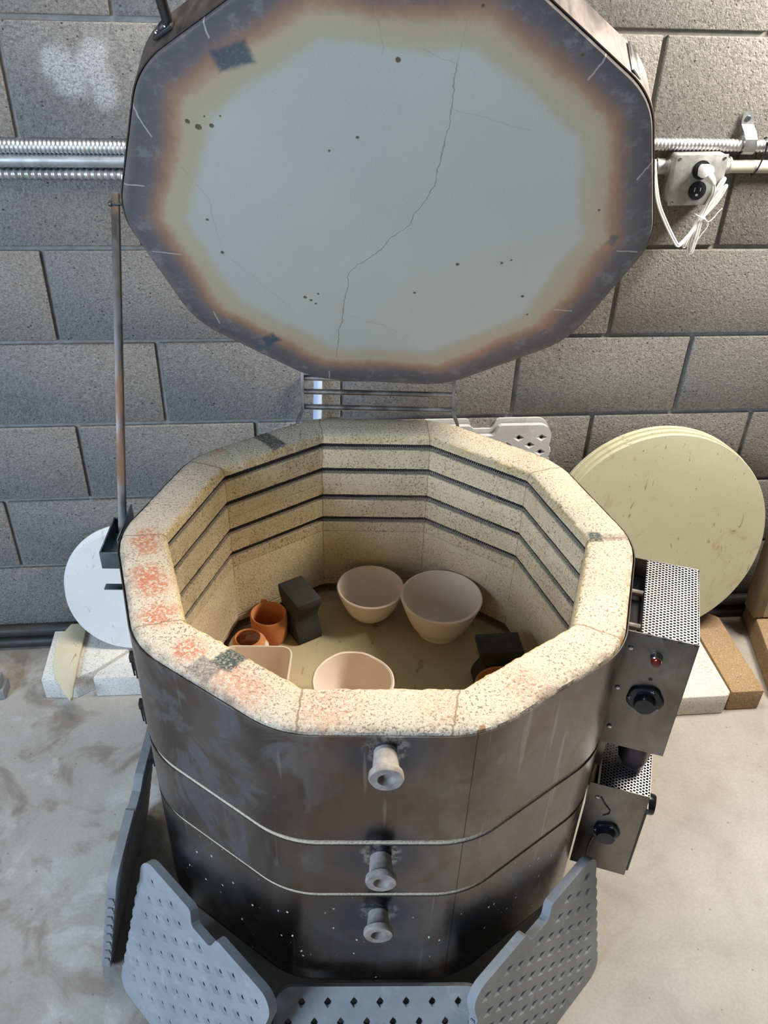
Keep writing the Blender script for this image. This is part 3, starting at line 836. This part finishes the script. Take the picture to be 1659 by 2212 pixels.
# square dish
def rrect(w, h, r, n=6):
    P = []
    for cx, cy, a0 in ((w/2-r, h/2-r, 0), (-w/2+r, h/2-r, 90), (-w/2+r, -h/2+r, 180), (w/2-r, -h/2+r, 270)):
        for i in range(n+1): a = R(a0+90*i/n); P.append((cx+r*cos(a), cy+r*sin(a)))
    return P
lay = [(.096, 0, .018), (.108, .006, .020), (.130, .074, .022), (.1285, .0765, .022), (.124, .0765, .020), (.120, .072, .019), (.102, .010, .018), (.092, .0075, .016)]
b = MB(); V = []; F = []; n = len(rrect(1, 1, .1))
for w_, z, r_ in lay:
    for i, (x, y) in enumerate(rrect(w_, w_, r_)):
        a = atan2(y, x); V.append((x+.0018*mnoise.noise((cos(a)*2, sin(a)*2, z*12)), y+.0018*mnoise.noise((cos(a)*2, sin(a)*2, 5+z*12)), z+(.0022*mnoise.noise((cos(a)*5, sin(a)*5, 1)) if z > .05 else 0)))
for q in range(len(lay)-1):
    for i in range(n): j = (i+1) % n; F.append([q*n+i, q*n+j, (q+1)*n+j, (q+1)*n+i])
F.append(list(range(n-1, -1, -1))); F.append([(len(lay)-1)*n+i for i in range(n)])
b.add(V, F); o = b.build('square_dish', M['bisque'], smooth=50); o.matrix_world = KW(-.2190, -.002, SH, R(-1)); tag(o, 'white square bisque dish with rounded corners in front of the terracotta jar', 'dish')
# mug
mug = empty('mug', KW(-.2090, .1690, SH), 'terracotta mug with loop handle beside the black kiln post', 'mug')
b = MB(); b.lathe(shell([(.033, 0), (.0355, .004), (.0365, .03), (.0372, .060)], .0048), 56, wob=.02, seed=.4); b.build('mug_body', M['terra'], mug, 50)
b = MB(); b.tube(bez([(-.010, .033, .052), (-.014, .047, .053), (-.017, .056, .042), (-.016, .053, .024), (-.012, .034, .014)], 8), .0058, 10, flat=.75); b.build('mug_handle', M['terra'], mug)
# jar
bowl('jar', shell([(.028, 0), (.033, .004), (.0395, .022), (.0395, .036), (.034, .050), (.0275, .0565), (.0262, .062)], .0040), KW(-.2425, .0985, SH), M['terra_w'], 'small terracotta jar with white glaze on its shoulder', 'jar', wob=.015, seed=2.2)
# terracotta pot near the right wall
bowl('flower_pot', shell([(.034, 0), (.038, .004), (.047, .045), (.0535, .070)], .0048), KW(.2345, -.034, SH), M['terra'], 'terracotta pot mostly hidden behind the front right rim', 'pot', wob=.015, seed=5.2)
# black I-shaped posts
def post(Mw, w, d, h, label):
    hw = w/2; k = .0
    P_ = [(-hw, 0), (hw, 0), (hw, h*.12), (hw*.93, h*.22), (hw*.72, h*.36), (hw*.62, h*.50), (hw*.72, h*.64), (hw*.93, h*.80), (hw, h*.88), (hw, h), (-hw, h), (-hw, h*.88), (-hw*.93, h*.80), (-hw*.72, h*.64), (-hw*.62, h*.5), (-hw*.72, h*.36), (-hw*.93, h*.22), (-hw, h*.12)]
    b = MB(); b.prism(P_, -d/2, d/2, .0022, frame((0, 0, 0), (1, 0, 0), (0, 0, 1), (0, -1, 0)))
    o = b.build('kiln_post', M['post'], smooth=30); o.matrix_world = Mw; tag(o, label, 'kiln post', 'black kiln posts')
post(KW(-.1476, .1905, SH, R(-58)), .0836, .054, .103, 'black I-shaped kiln post standing beside the terracotta mug')
post(KW(.2345, .0505, SH, R(5)), .083, .052, .101, 'black I-shaped kiln post at the right, behind the terracotta pot')

# ------------------------------------------------------------------ lattice plates (grey kiln shelves with diamond holes)
def lattice(W_=.338, H_=.316, th=.0155, notch=True, rot=False, side=True, rowskip=None):
    """front face at z=0, x across, y up from the foot"""
    r = .030; hw = W_/2
    out = []
    def arc(cx, cy, a0, a1, n=6):
        for i in range(n+1): a = R(a0+(a1-a0)*i/n); out.append((cx+r*cos(a), cy+r*sin(a)))
    arc(-hw+r, r, 180, 270)
    arc(hw-r, r, 270, 360)
    if side:
        PT = .0285; k = int((H_-2*r-.004)/PT)
        for i in range(k): y = r+.003+i*PT; out += [(hw, y+.004), (hw, y+PT-.010), (hw-.0034, y+PT-.005), (hw-.0034, y+PT-.001)]
    arc(hw-r, H_-r, 0, 90)
    if notch: out += [(.040, H_), (.034, H_-.003), (.026, H_-.022), (.020, H_-.026), (-.020, H_-.026), (-.026, H_-.022), (-.034, H_-.003), (-.040, H_)]
    arc(-hw+r, H_-r, 90, 180)
    if side:
        for i in range(k-1, -1, -1): y = r+.003+i*PT; out += [(-hw+.0034, y+PT-.001), (-hw+.0034, y+PT-.005), (-hw, y+PT-.010), (-hw, y+.004)]
    a_, b_ = (.0560, .0385)
    dx, dy = .0138, .0090
    if rot: a_, b_, dx, dy = .0420, .0600, .0066, .0090
    holes = []
    ny = int((H_-.036)/(b_/2)); y0 = (H_-(ny-1)*b_/2)/2
    if rot: y0 = H_-.0235-(ny-1)*b_/2
    for j in range(ny):
        y = y0+j*b_/2
        if notch and y > H_-.028: continue
        nx = int((W_-.05)/a_)+1
        for i in range(-nx, nx+1):
            x = i*a_+(a_/2 if j % 2 else 0)
            if abs(x) > hw-.022: continue
            if notch and y > H_-.052 and abs(x) < .045: continue
            holes.append((x, y))
    V2 = [Vector(p) for p in out]; E = []; n0 = len(out)
    E += [(i, (i+1) % n0) for i in range(n0)]
    for (x, y) in holes:
        o = len(V2); V2 += [Vector((x+dx, y)), Vector((x, y+dy)), Vector((x-dx, y)), Vector((x, y-dy))]
        E += [(o, o+1), (o+1, o+2), (o+2, o+3), (o+3, o)]
    vv, ee, ff, ov, oe, of = delaunay_2d_cdt(V2, E, [], 0, 1e-6)
    def inside(p):
        c = False; j = n0-1
        for i in range(n0):
            xi, yi = out[i]; xj, yj = out[j]
            if (yi > p[1]) != (yj > p[1]) and p[0] < (xj-xi)*(p[1]-yi)/(yj-yi)+xi: c = not c
            j = i
        return c
    b = MB(); keep = []
    for f_ in ff:
        c = sum((vv[i] for i in f_), Vector((0, 0)))/len(f_)
        if not inside(c): continue
        if any(abs(c.x-x)/dx+abs(c.y-y)/dy < 1 for x, y in holes): continue
        keep.append(f_)
    b.add([(p.x, p.y, 0) for p in vv], [list(f_) for f_ in keep])
    # back, rim
    bv = .0022
    b.add([(p.x, p.y, -th) for p in vv], [list(f_) for f_ in keep])
    V = [(x, y, 0) for x, y in out]+[(x, y, -th) for x, y in out]
    b.add(V, [[i, (i+1) % n0, n0+(i+1) % n0, n0+i] for i in range(n0)])
    # funnel shaped holes
    for (x, y) in holes:
        D = [(x+dx, y), (x, y+dy), (x-dx, y), (x, y-dy)]
        rr = .0052 if rot else .0042; C = [(x+rr*cos(R(45*i)), y+rr*sin(R(45*i))) for i in range(8)]
        V = [(*p, 0) for p in D]+[(*p, -.0042) for p in C]+[(*p, -th+.0042) for p in C]+[(*p, -th) for p in D]
        F = []; F2 = []
        for i in range(4):
            j = (i+1) % 4
            F.append([i, 4+2*i, 4+2*i+1]); F.append([i, 4+2*i+1, j]); F.append([j, 4+2*i+1, 4+(2*i+2) % 8])
            F.append([20+i, 12+2*i, 12+2*i+1]); F.append([20+i, 12+2*i+1, 20+j]); F.append([20+j, 12+2*i+1, 12+(2*i+2) % 8])
        for i in range(8): F2.append([4+i, 4+(i+1) % 8, 12+(i+1) % 8, 12+i])
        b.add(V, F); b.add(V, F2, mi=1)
    # hexagonal channel ends along the sides
    if side:
        for sx in (-1, 1):
            for i in range(k):
                y = r+.003+i*PT+(PT-.006)/2; hx = []
                for q in range(6): a = R(30+60*q); hx.append((.0128*cos(a), .0076*sin(a)))
                b.prism(hx, 0, .0022, 0, frame((sx*(hw-.0006), y, -th/2), (0, 1, 0), (0, 0, 1), (sx, 0, 0)))
    bmx = b
    return bmx
def place_lattice(name, mb, mats, base, right, lean, label, group='grey lattice kiln shelves'):
    """base: middle of the foot on the floor, right: unit dir of x, lean: up direction"""
    o = mb.build(name, mats, smooth=25)
    x = Vector(right).normalized(); y = Vector(lean).normalized(); z = x.cross(y)
    o.matrix_world = frame(base, x, y, z); tag(o, label, 'kiln shelf', group); return o
def kd(a): a = R(a)+PHI; return Vector((cos(a), sin(a), 0))
def KP(dist, a, s, z):
    """point at distance dist along facet direction a, shifted s sideways (kiln coords)"""
    n_ = kd(a); t_ = Vector((-n_.y, n_.x, 0)); return n_*dist+t_*s+Vector((0, 0, z))
def leaning(mb, mats, a, d_top, d_bot, z_top, s, label):
    H_ = hypot(z_top, d_bot-d_top)
    up = KP(d_top, a, 0, z_top)-KP(d_bot, a, 0, 0)
    t_ = kd(a); t_ = Vector((-t_.y, t_.x, 0))
    return place_lattice('lattice_kiln_shelf', mb, mats, KP(d_bot, a, s, .0015), t_, up, label)
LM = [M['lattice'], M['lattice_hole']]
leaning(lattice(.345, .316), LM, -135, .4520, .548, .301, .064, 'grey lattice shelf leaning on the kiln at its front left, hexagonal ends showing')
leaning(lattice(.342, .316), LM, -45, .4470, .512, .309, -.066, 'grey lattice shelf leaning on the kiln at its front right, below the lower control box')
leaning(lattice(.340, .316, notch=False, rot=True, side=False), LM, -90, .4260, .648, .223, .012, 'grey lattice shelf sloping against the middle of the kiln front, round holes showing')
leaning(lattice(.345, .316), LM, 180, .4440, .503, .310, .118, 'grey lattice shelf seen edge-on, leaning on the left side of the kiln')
LW = [M['lattice_w'], M['lattice_hole']]
def wallplate(xc, ytop, ybot, label, ztop=.655):
    H_ = .316; up = Vector((0, ytop-ybot, ztop-.34)); up.normalize()
    base = Vector((xc, ytop, ztop))-up*H_
    return place_lattice('lattice_kiln_shelf', lattice(.328, .316), LW, base, (1, 0, 0), up, label, 'grey lattice kiln shelves')
# two stand on a brick behind the kiln, top edges against the wall
wallplate(.320, .6400, .600, 'pale lattice shelf with diamond holes behind the kiln at right, front one of the pair', .6490)
wallplate(.317, .6615, .6215, 'pale lattice shelf behind the kiln at right, rear one of the pair touching the wall', .6570)
wallplate(-.012, .6500, .610, 'pale lattice shelf behind the kiln at left, only its top corner showing', .6500)
for xc, lab in ((.32, 'white insulating brick block behind the kiln, carrying the pair of lattice shelves'), (.045, 'white insulating brick block behind the kiln, carrying the left lattice shelf')):
    b = MB(); b.box((xc, .575, .166), (.20, .115, .330), .004); o = b.build('insulating_brick', M['ifb']); tag(o, lab, 'brick', 'white insulating bricks')
b = MB(); b.tube([(-.1060, .540, 0.0), (-.0760, .648, .800)], .0098, 16); o = b.build('vent_pipe', M['pipe_blue']); tag(o, 'pale blue pipe standing behind the kiln hinge against the wall', 'pipe')

# ------------------------------------------------------------------ bricks, discs and slabs by the wall
def blockpoly(pts, z, mat, label, group=None, dz=0.0):
    b = MB(); b.prism(pts, 0, z, .0035, seg=2); o = b.build('insulating_brick', mat, smooth=40)
    o.location.z = dz; return tag(o, label, 'brick', group)
BH = .066
blockpoly([(-.778, .452), (-.700, .447), (-.672, .466), (-.655, .474), (-.565, .560), (-.565, .628), (-.782, .628)], BH, M['ifb'], 'white insulating brick at left under the beige shelf shard', 'white insulating bricks')
blockpoly([(-.653, .449), (-.36, .444), (-.36, .628), (-.556, .628), (-.556, .556), (-.646, .470)], BH, M['ifb'], 'white insulating brick at left under the small white disc, next to the jacket', 'white insulating bricks')
blockpoly([(.60, .281), (.926, .281), (.936, .292), (.934, .46), (.934, .62), (.60, .62)], BH, M['ifb'], 'white insulating brick at right under the yellow discs', 'white insulating bricks')
blockpoly([(.940, .290), (1.026, .290), (1.026, .565), (.985, .60), (.940, .60)], BH, M['ifb_brown'], 'brown insulating brick at right beside the white one')
def disc(name, mat, R_, th, base, tilt, x, label, group):
    """base: (y,z) of the lowest point of the front face, leaning back by tilt"""
    b = MB(); b.lathe([(.0001, 0), (R_-.0015, 0), (R_, -.0015), (R_, -th+.0015), (R_-.0015, -th), (.0001, -th)], 128)
    o = b.build(name, mat, smooth=40)
    up = Vector((0, sin(tilt), cos(tilt))); xx = Vector((1, 0, 0)); zz = xx.cross(up)
    o.matrix_world = frame(Vector((x, base[0], base[1]))+up*R_, xx, up, zz)
    return tag(o, label, 'kiln shelf', group)
TL = .27
disc('round_kiln_shelf', M['shelf_w'], .1625, .011, (.5440, BH+.004), TL, -.5560, 'small white round kiln shelf leaning at left, front one of the two', 'small white round kiln shelves')
disc('round_kiln_shelf', M['shelf_w'], .1635, .011, (.5575, BH+.008), TL, -.5585, 'small white round kiln shelf leaning at left, rear one with only its rim showing', 'small white round kiln shelves')
TR = .19
for i, (dx, dz, lab) in enumerate(((0, 0, 'front of the stack of three'), (-.004, .004, 'middle of the stack of three'), (-.010, .006, 'rear of the stack of three'))):
    disc('round_kiln_shelf', M['shelf_y'], .2835, .0125, (.5060+i*.0135, BH+.006+dz), TR, .7835+dx, 'large yellow round kiln shelf at right, '+lab, 'large yellow round kiln shelves')
# beige shard lying on the left brick
P_ = [(-.690, .372), (-.712, .400), (-.742, .450), (-.757, .500), (-.762, .555), (-.757, .600), (-.740, .640), (-.698, .640), (-.697, .585), (-.696, .520), (-.692, .455), (-.690, .410), (-.686, .380)]
b = MB(); b.prism(P_, 0, .011, .0015); o = b.build('shelf_shard', M['shard'], smooth=30); o.location.z = BH+.0006; tag(o, 'beige crescent shard of a broken kiln shelf on the left brick', 'shard')
# slabs at the right edge
b = MB(); b.box((0, 0, .16), (.026, .060, .32), .003, mi=0); b.box((.0265, 0, .165), (.027, .062, .33), .004, mi=1); b.box((.0495, 0, .16), (.018, .060, .32), .002, mi=0); b.box((.0755, 0, .165), (.034, .062, .33), .004, mi=1)
o = b.build('layered_board', [M['slab_t'], M['slab']]); o.matrix_world = T(1.124, .570, .079) @ Matrix.Rotation(R(-2), 4, 'Y'); tag(o, 'layered tan and white insulation slab standing at the right edge', 'slab')
b = MB(); b.box((0, 0, .037), (.24, .32, .074), .005); o = b.build('insulating_brick', M['ifb_brown']); o.matrix_world = T(1.225, .452, 0) @ Matrix.Rotation(R(-12), 4, 'Z'); tag(o, 'brown insulating brick under the layered slab at the right edge', 'brick')
b = MB(); b.box((-.975, .478, .016), (.20, .05, .032), .006); b.box((-.905, .478, .030), (.045, .04, .055), .005); o = b.build('metal_foot', M['foot']); tag(o, 'grey metal foot just inside the left edge on the floor', 'stand foot')

# ------------------------------------------------------------------ conduits, outlet box and cord
def flexcable(pts, r, pitch, amp, mat, label, seg=14):
    L = []; P_ = [Vector(p) for p in pts]
    for i in range(len(P_)-1):
        n = max(2, int((P_[i+1]-P_[i]).length/(pitch/4)))
        L += [P_[i].lerp(P_[i+1], k/n) for k in range(n)]
    L.append(P_[-1]); rr = [r+amp*(1, 0, -1, 0)[i % 4] for i in range(len(L))]
    b = MB(); b.tube(L, rr, seg); o = b.build('flexible_conduit', mat, smooth=80); return tag(o, label, 'cable', 'flexible cables on the wall')
flexcable([(-1.5, .6515, 1.2625), (-.40, .6515, 1.2630), (.60, .6515, 1.2795), (1.6, .6515, 1.2755)], .0118, .0080, .0012, M['flex'], 'thin armoured cable running along the wall above the rigid conduit')
flexcable([(-1.5, .6550, 1.2130), (-.40, .6550, 1.2140), (-.10, .6550, 1.2145)], .0095, .0122, .0014, M['flex_d'], 'dull corrugated cable below the rigid conduit at left')
b = MB(); b.tube([(-1.5, .6515, 1.2385), (-.40, .6515, 1.2395), (.640, .6515, 1.2385)], .0122, 24); o = b.build('rigid_conduit', M['galv']); tag(o, 'smooth galvanised conduit running along the wall left of the outlet box', 'conduit', 'rigid conduits on the wall')
b = MB(); b.tube([(.750, .6515, 1.2385), (1.6, .6515, 1.2380)], .0128, 24); o = b.build('rigid_conduit', M['dull_paint']); tag(o, 'dusty smooth conduit running along the wall right of the outlet box', 'conduit', 'rigid conduits on the wall')

# outlet box, cover turned slightly
box = empty('outlet_box', T(.692, .664, 1.220) @ Matrix.Rotation(R(-1.5), 4, 'Y'), 'galvanised electrical outlet box on the wall with one plug in it', 'outlet box')
b = MB(); b.box((0, -.0245, 0), (.106, .049, .096), .007, seg=3); b.build('box_body', M['cast'], box)
b = MB(); b.box((0, -.0505, 0), (.107, .003, .098), .0012); 
b.build('cover_plate', M['cast'], box)
for sx in (-1, 1):
    b = MB(); Mx = aim((sx*.051, -.0125, .019), (sx, 0, 0)); b.lathe([(.0175, 0), (.0175, .005), (.0155, .006), (.0155, .022), (.0168, .023), (.0168, .027), (.013, .027)], 24, Mx); b.build('conduit_connector', M['dull_paint'] if sx > 0 else M['galv'], box)
for zz, nm in ((.020, 0), (-.0195, 1)):
    b = MB(); Mx = aim((.002, -.052, zz), (0, -1, 0)); b.lathe([(.0185, 0), (.0185, .0012), (.0168, .0016), (.0001, .0016)], 36, Mx); rc = b.build('receptacle', M['black'], box)
    b = MB()
    for dx, dz, w_, h_ in ((-.006, .002, .0016, .008), (.006, .002, .0016, .007), (0, -.0085, .005, .004)): b.box((.002+dx, -.0538, zz+dz), (w_, .0006, h_), 0)
    b.build('receptacle_slots', M['cast'], rc)
for sx, sz in ((-1, 1), (1, 1), (-1, -1), (1, -1)):
    b = MB(); b.lathe([(.0032, 0), (.0028, .0016), (.0001, .0022)], 12, aim((sx*.046, -.052, sz*.042), (0, -1, 0))); b.build('cover_screw', M['chrome'], box)
# plug and bundled lamp cord
cord = empty('power_cord', T(.694, .61, 1.238), 'white bundled extension cord plugged into the outlet box', 'cord')
CI = cord.matrix_world.inverted()
b = MB(); b.prism([(-.0115, -.011), (.0115, -.011), (.0135, .004), (.010, .012), (-.010, .012), (-.0135, .004)], 0, .022, .003, aim((.697, .609, 1.2405), (0, -1, 0)))
b.tube([(.700, .592, 1.236), (.709, .588, 1.226), (.714, .587, 1.219)], [.0095, .0078, .0055], 12)
for i in range(len(b.v)): b.v[i] = tuple(CI @ Vector(b.v[i]))
b.build('plug', M['white_cord'], cord)
def strand(pts, r=.0022, gap=.0021):
    """two wires side by side, lamp-cord fashion"""
    C = bez(pts, 10); b = MB(); A = []; B = []
    for i, p in enumerate(C):
        t = (C[min(i+1, len(C)-1)]-C[max(i-1, 0)]).normalized(); s_ = t.cross(Vector((0, 1, 0)))
        s_ = s_.normalized() if s_.length > 1e-4 else Vector((1, 0, 0))
        A.append(CI @ (p+s_*gap)); B.append(CI @ (p-s_*gap))
    b.tube(A, r, 8); b.tube(B, r, 8); return b
TIE = Vector((.7125, .607, 1.150))
S_ = [
    [(.714, .587, 1.219), (.7195, .592, 1.200), (.7185, .600, 1.180), (.7125, .604, 1.150), (.700, .606, 1.118), (.692, .607, 1.0935), (.6955, .611, 1.0885), (.703, .610, 1.115), (.7130, .610, 1.150), (.730, .608, 1.195), (.7405, .606, 1.222)],
    [(.7405, .606, 1.222), (.7455, .611, 1.2215), (.735, .612, 1.190), (.7150, .611, 1.150), (.704, .610, 1.105), (.7045, .607, 1.0775), (.7095, .604, 1.0790), (.7125, .603, 1.110), (.7155, .604, 1.150), (.733, .602, 1.190), (.7460, .601, 1.210)],
    [(.7460, .601, 1.210), (.7500, .606, 1.2085), (.739, .607, 1.180), (.7165, .607, 1.148), (.700, .603, 1.120), (.680, .600, 1.0955), (.6745, .600, 1.0935), (.668, .602, 1.100), (.645, .606, 1.132), (.621, .612, 1.172), (.607, .620, 1.215), (.60, .632, 1.255)],
]
for s_ in S_: strand(s_).build('cord_strand', M['white_cord'], cord, 60)
b = MB(); tw = []
for i in range(25): a = 2*pi*i/24; tw.append(CI @ (TIE+Vector((.0105*cos(a), .010*sin(a), .004*cos(a)*-1))))
b.tube(tw, .0014, 6); b.tube([CI @ Vector(p) for p in bez([(.721, .600, 1.146), (.728, .597, 1.143), (.737, .597, 1.151), (.742, .597, 1.160), (.750, .597, 1.170)], 5)], .0010, 6); b.tube([CI @ Vector(p) for p in bez([(.727, .598, 1.142), (.7275, .597, 1.132), (.720, .597, 1.118), (.714, .597, 1.107)], 5)], .0010, 6)
b.build('twist_tie', M['white_cord'], cord)
# one-hole strap holding the armoured cable, and a zip tie
st = empty('conduit_strap', T(.797, .660, 1.30), 'zinc one-hole strap screwed to the wall over the armoured cable', 'strap')
SI = st.matrix_world.inverted(); b = MB(); w_ = .0125
C = [(.7870, .6600, 1.3400), (.7890, .6600, 1.3230), (.7900, .6590, 1.3165), (.7925, .6450, 1.3050), (.7955, .6370, 1.2930), (.7965, .6365, 1.2820), (.7970, .6385, 1.2690), (.7975, .6480, 1.2630), (.7975, .6590, 1.2620)]
V = []; F = []
for i, p in enumerate(C):
    p = Vector(p); t = (Vector(C[min(i+1, len(C)-1)])-Vector(C[max(0, i-1)])).normalized(); nn = Vector((1, 0, 0)).cross(t).normalized()*.0009
    for sx, s2 in ((-1, -1), (1, -1), (1, 1), (-1, 1)): V.append(SI @ (p+Vector((sx*w_*(.8 if i == 0 else 1), 0, 0))+nn*s2))
for i in range(len(C)-1):
    for q in range(4): F.append([i*4+q, i*4+(q+1) % 4, (i+1)*4+(q+1) % 4, (i+1)*4+q])
F += [[0, 1, 2, 3], [len(V)-1, len(V)-2, len(V)-3, len(V)-4]]
b.add(V, F); b.build('strap_band', M['flex'], st, 20)
b = MB(); b.lathe([(.0055, 0), (.0055, .002), (.0045, .003), (.0001, .003)], 6, SI @ aim((.7885, .6588, 1.3285), (0, -1, 0))); b.build('strap_screw', M['bluesteel'], st)
b = MB(); P_ = []
for a in range(0, 361, 20):
    t = R(a); P_.append((.828+.006*sin(t), .6500-.0162*cos(t), 1.2585+.0365*sin(t)))
b.tube(P_, .0019, 6, flat=.6); b.tube(bez([(.832, .634, 1.288), (.840, .630, 1.292), (.852, .630, 1.300)], 5), .0014, 6); b.box((.829, .633, 1.286), (.006, .005, .006), .001)
o = b.build('zip_tie', M['black']); tag(o, 'black zip tie holding the armoured cable to the conduit at right', 'zip tie')

# ------------------------------------------------------------------ camera
cd = bpy.data.cameras.new('camera'); cam = bpy.data.objects.new('camera', cd); COL.objects.link(cam); S.camera = cam
cd.sensor_fit = 'VERTICAL'; cd.sensor_height = 36; cd.sensor_width = 27; cd.lens = 1831.4*36/2212; cd.clip_start = .02
cam.matrix_world = frame((-.12364, -1.09603, 1.63669), (.99477634, -.09762763, .02981416), (.03191317, .57486994, .81762222), (-.09696178, -.81239978, .57498262))

# ------------------------------------------------------------------ light
def area(name, loc, target, sx, sy, power, col, spread=180):
    l = bpy.data.lights.new(name, 'AREA'); l.shape = 'RECTANGLE'; l.size = sx; l.size_y = sy; l.energy = power; l.color = col; l.spread = R(spread)
    o = bpy.data.objects.new(name, l); COL.objects.link(o)
    d = (Vector(target)-Vector(loc)).normalized(); o.matrix_world = aim(loc, -d); return o
area('wall_lamp', (1.32, .30, 1.95), (.25, .12, .75), .55, .32, 54, (1.0, .92, .80))
area('ceiling_lamp', (-.02, .40, 2.90), (-.02, .20, .3), 1.2, .28, 38, (1.0, .95, .87))
area('door_daylight', (-2.40, -2.0, 1.80), (.0, .1, .8), 1.2, 1.2, 116, (.58, .76, 1.0))
wd = bpy.data.worlds.new('world'); S.world = wd; wd.use_nodes = True
bg = wd.node_tree.nodes['Background']; bg.inputs[0].default_value = (.90, .93, 1.0, 1); bg.inputs[1].default_value = .10

S.view_settings.view_transform = 'Standard'; S.view_settings.look = 'None'; S.view_settings.gamma = 1.0
S.view_settings.use_curve_mapping = False; S.view_settings.exposure = 0.0
S.render.film_transparent = False
S.cycles.max_bounces = 8; S.cycles.diffuse_bounces = 4; S.cycles.glossy_bounces = 4; S.cycles.transparent_max_bounces = 8
S.cycles.sample_clamp_indirect = 6
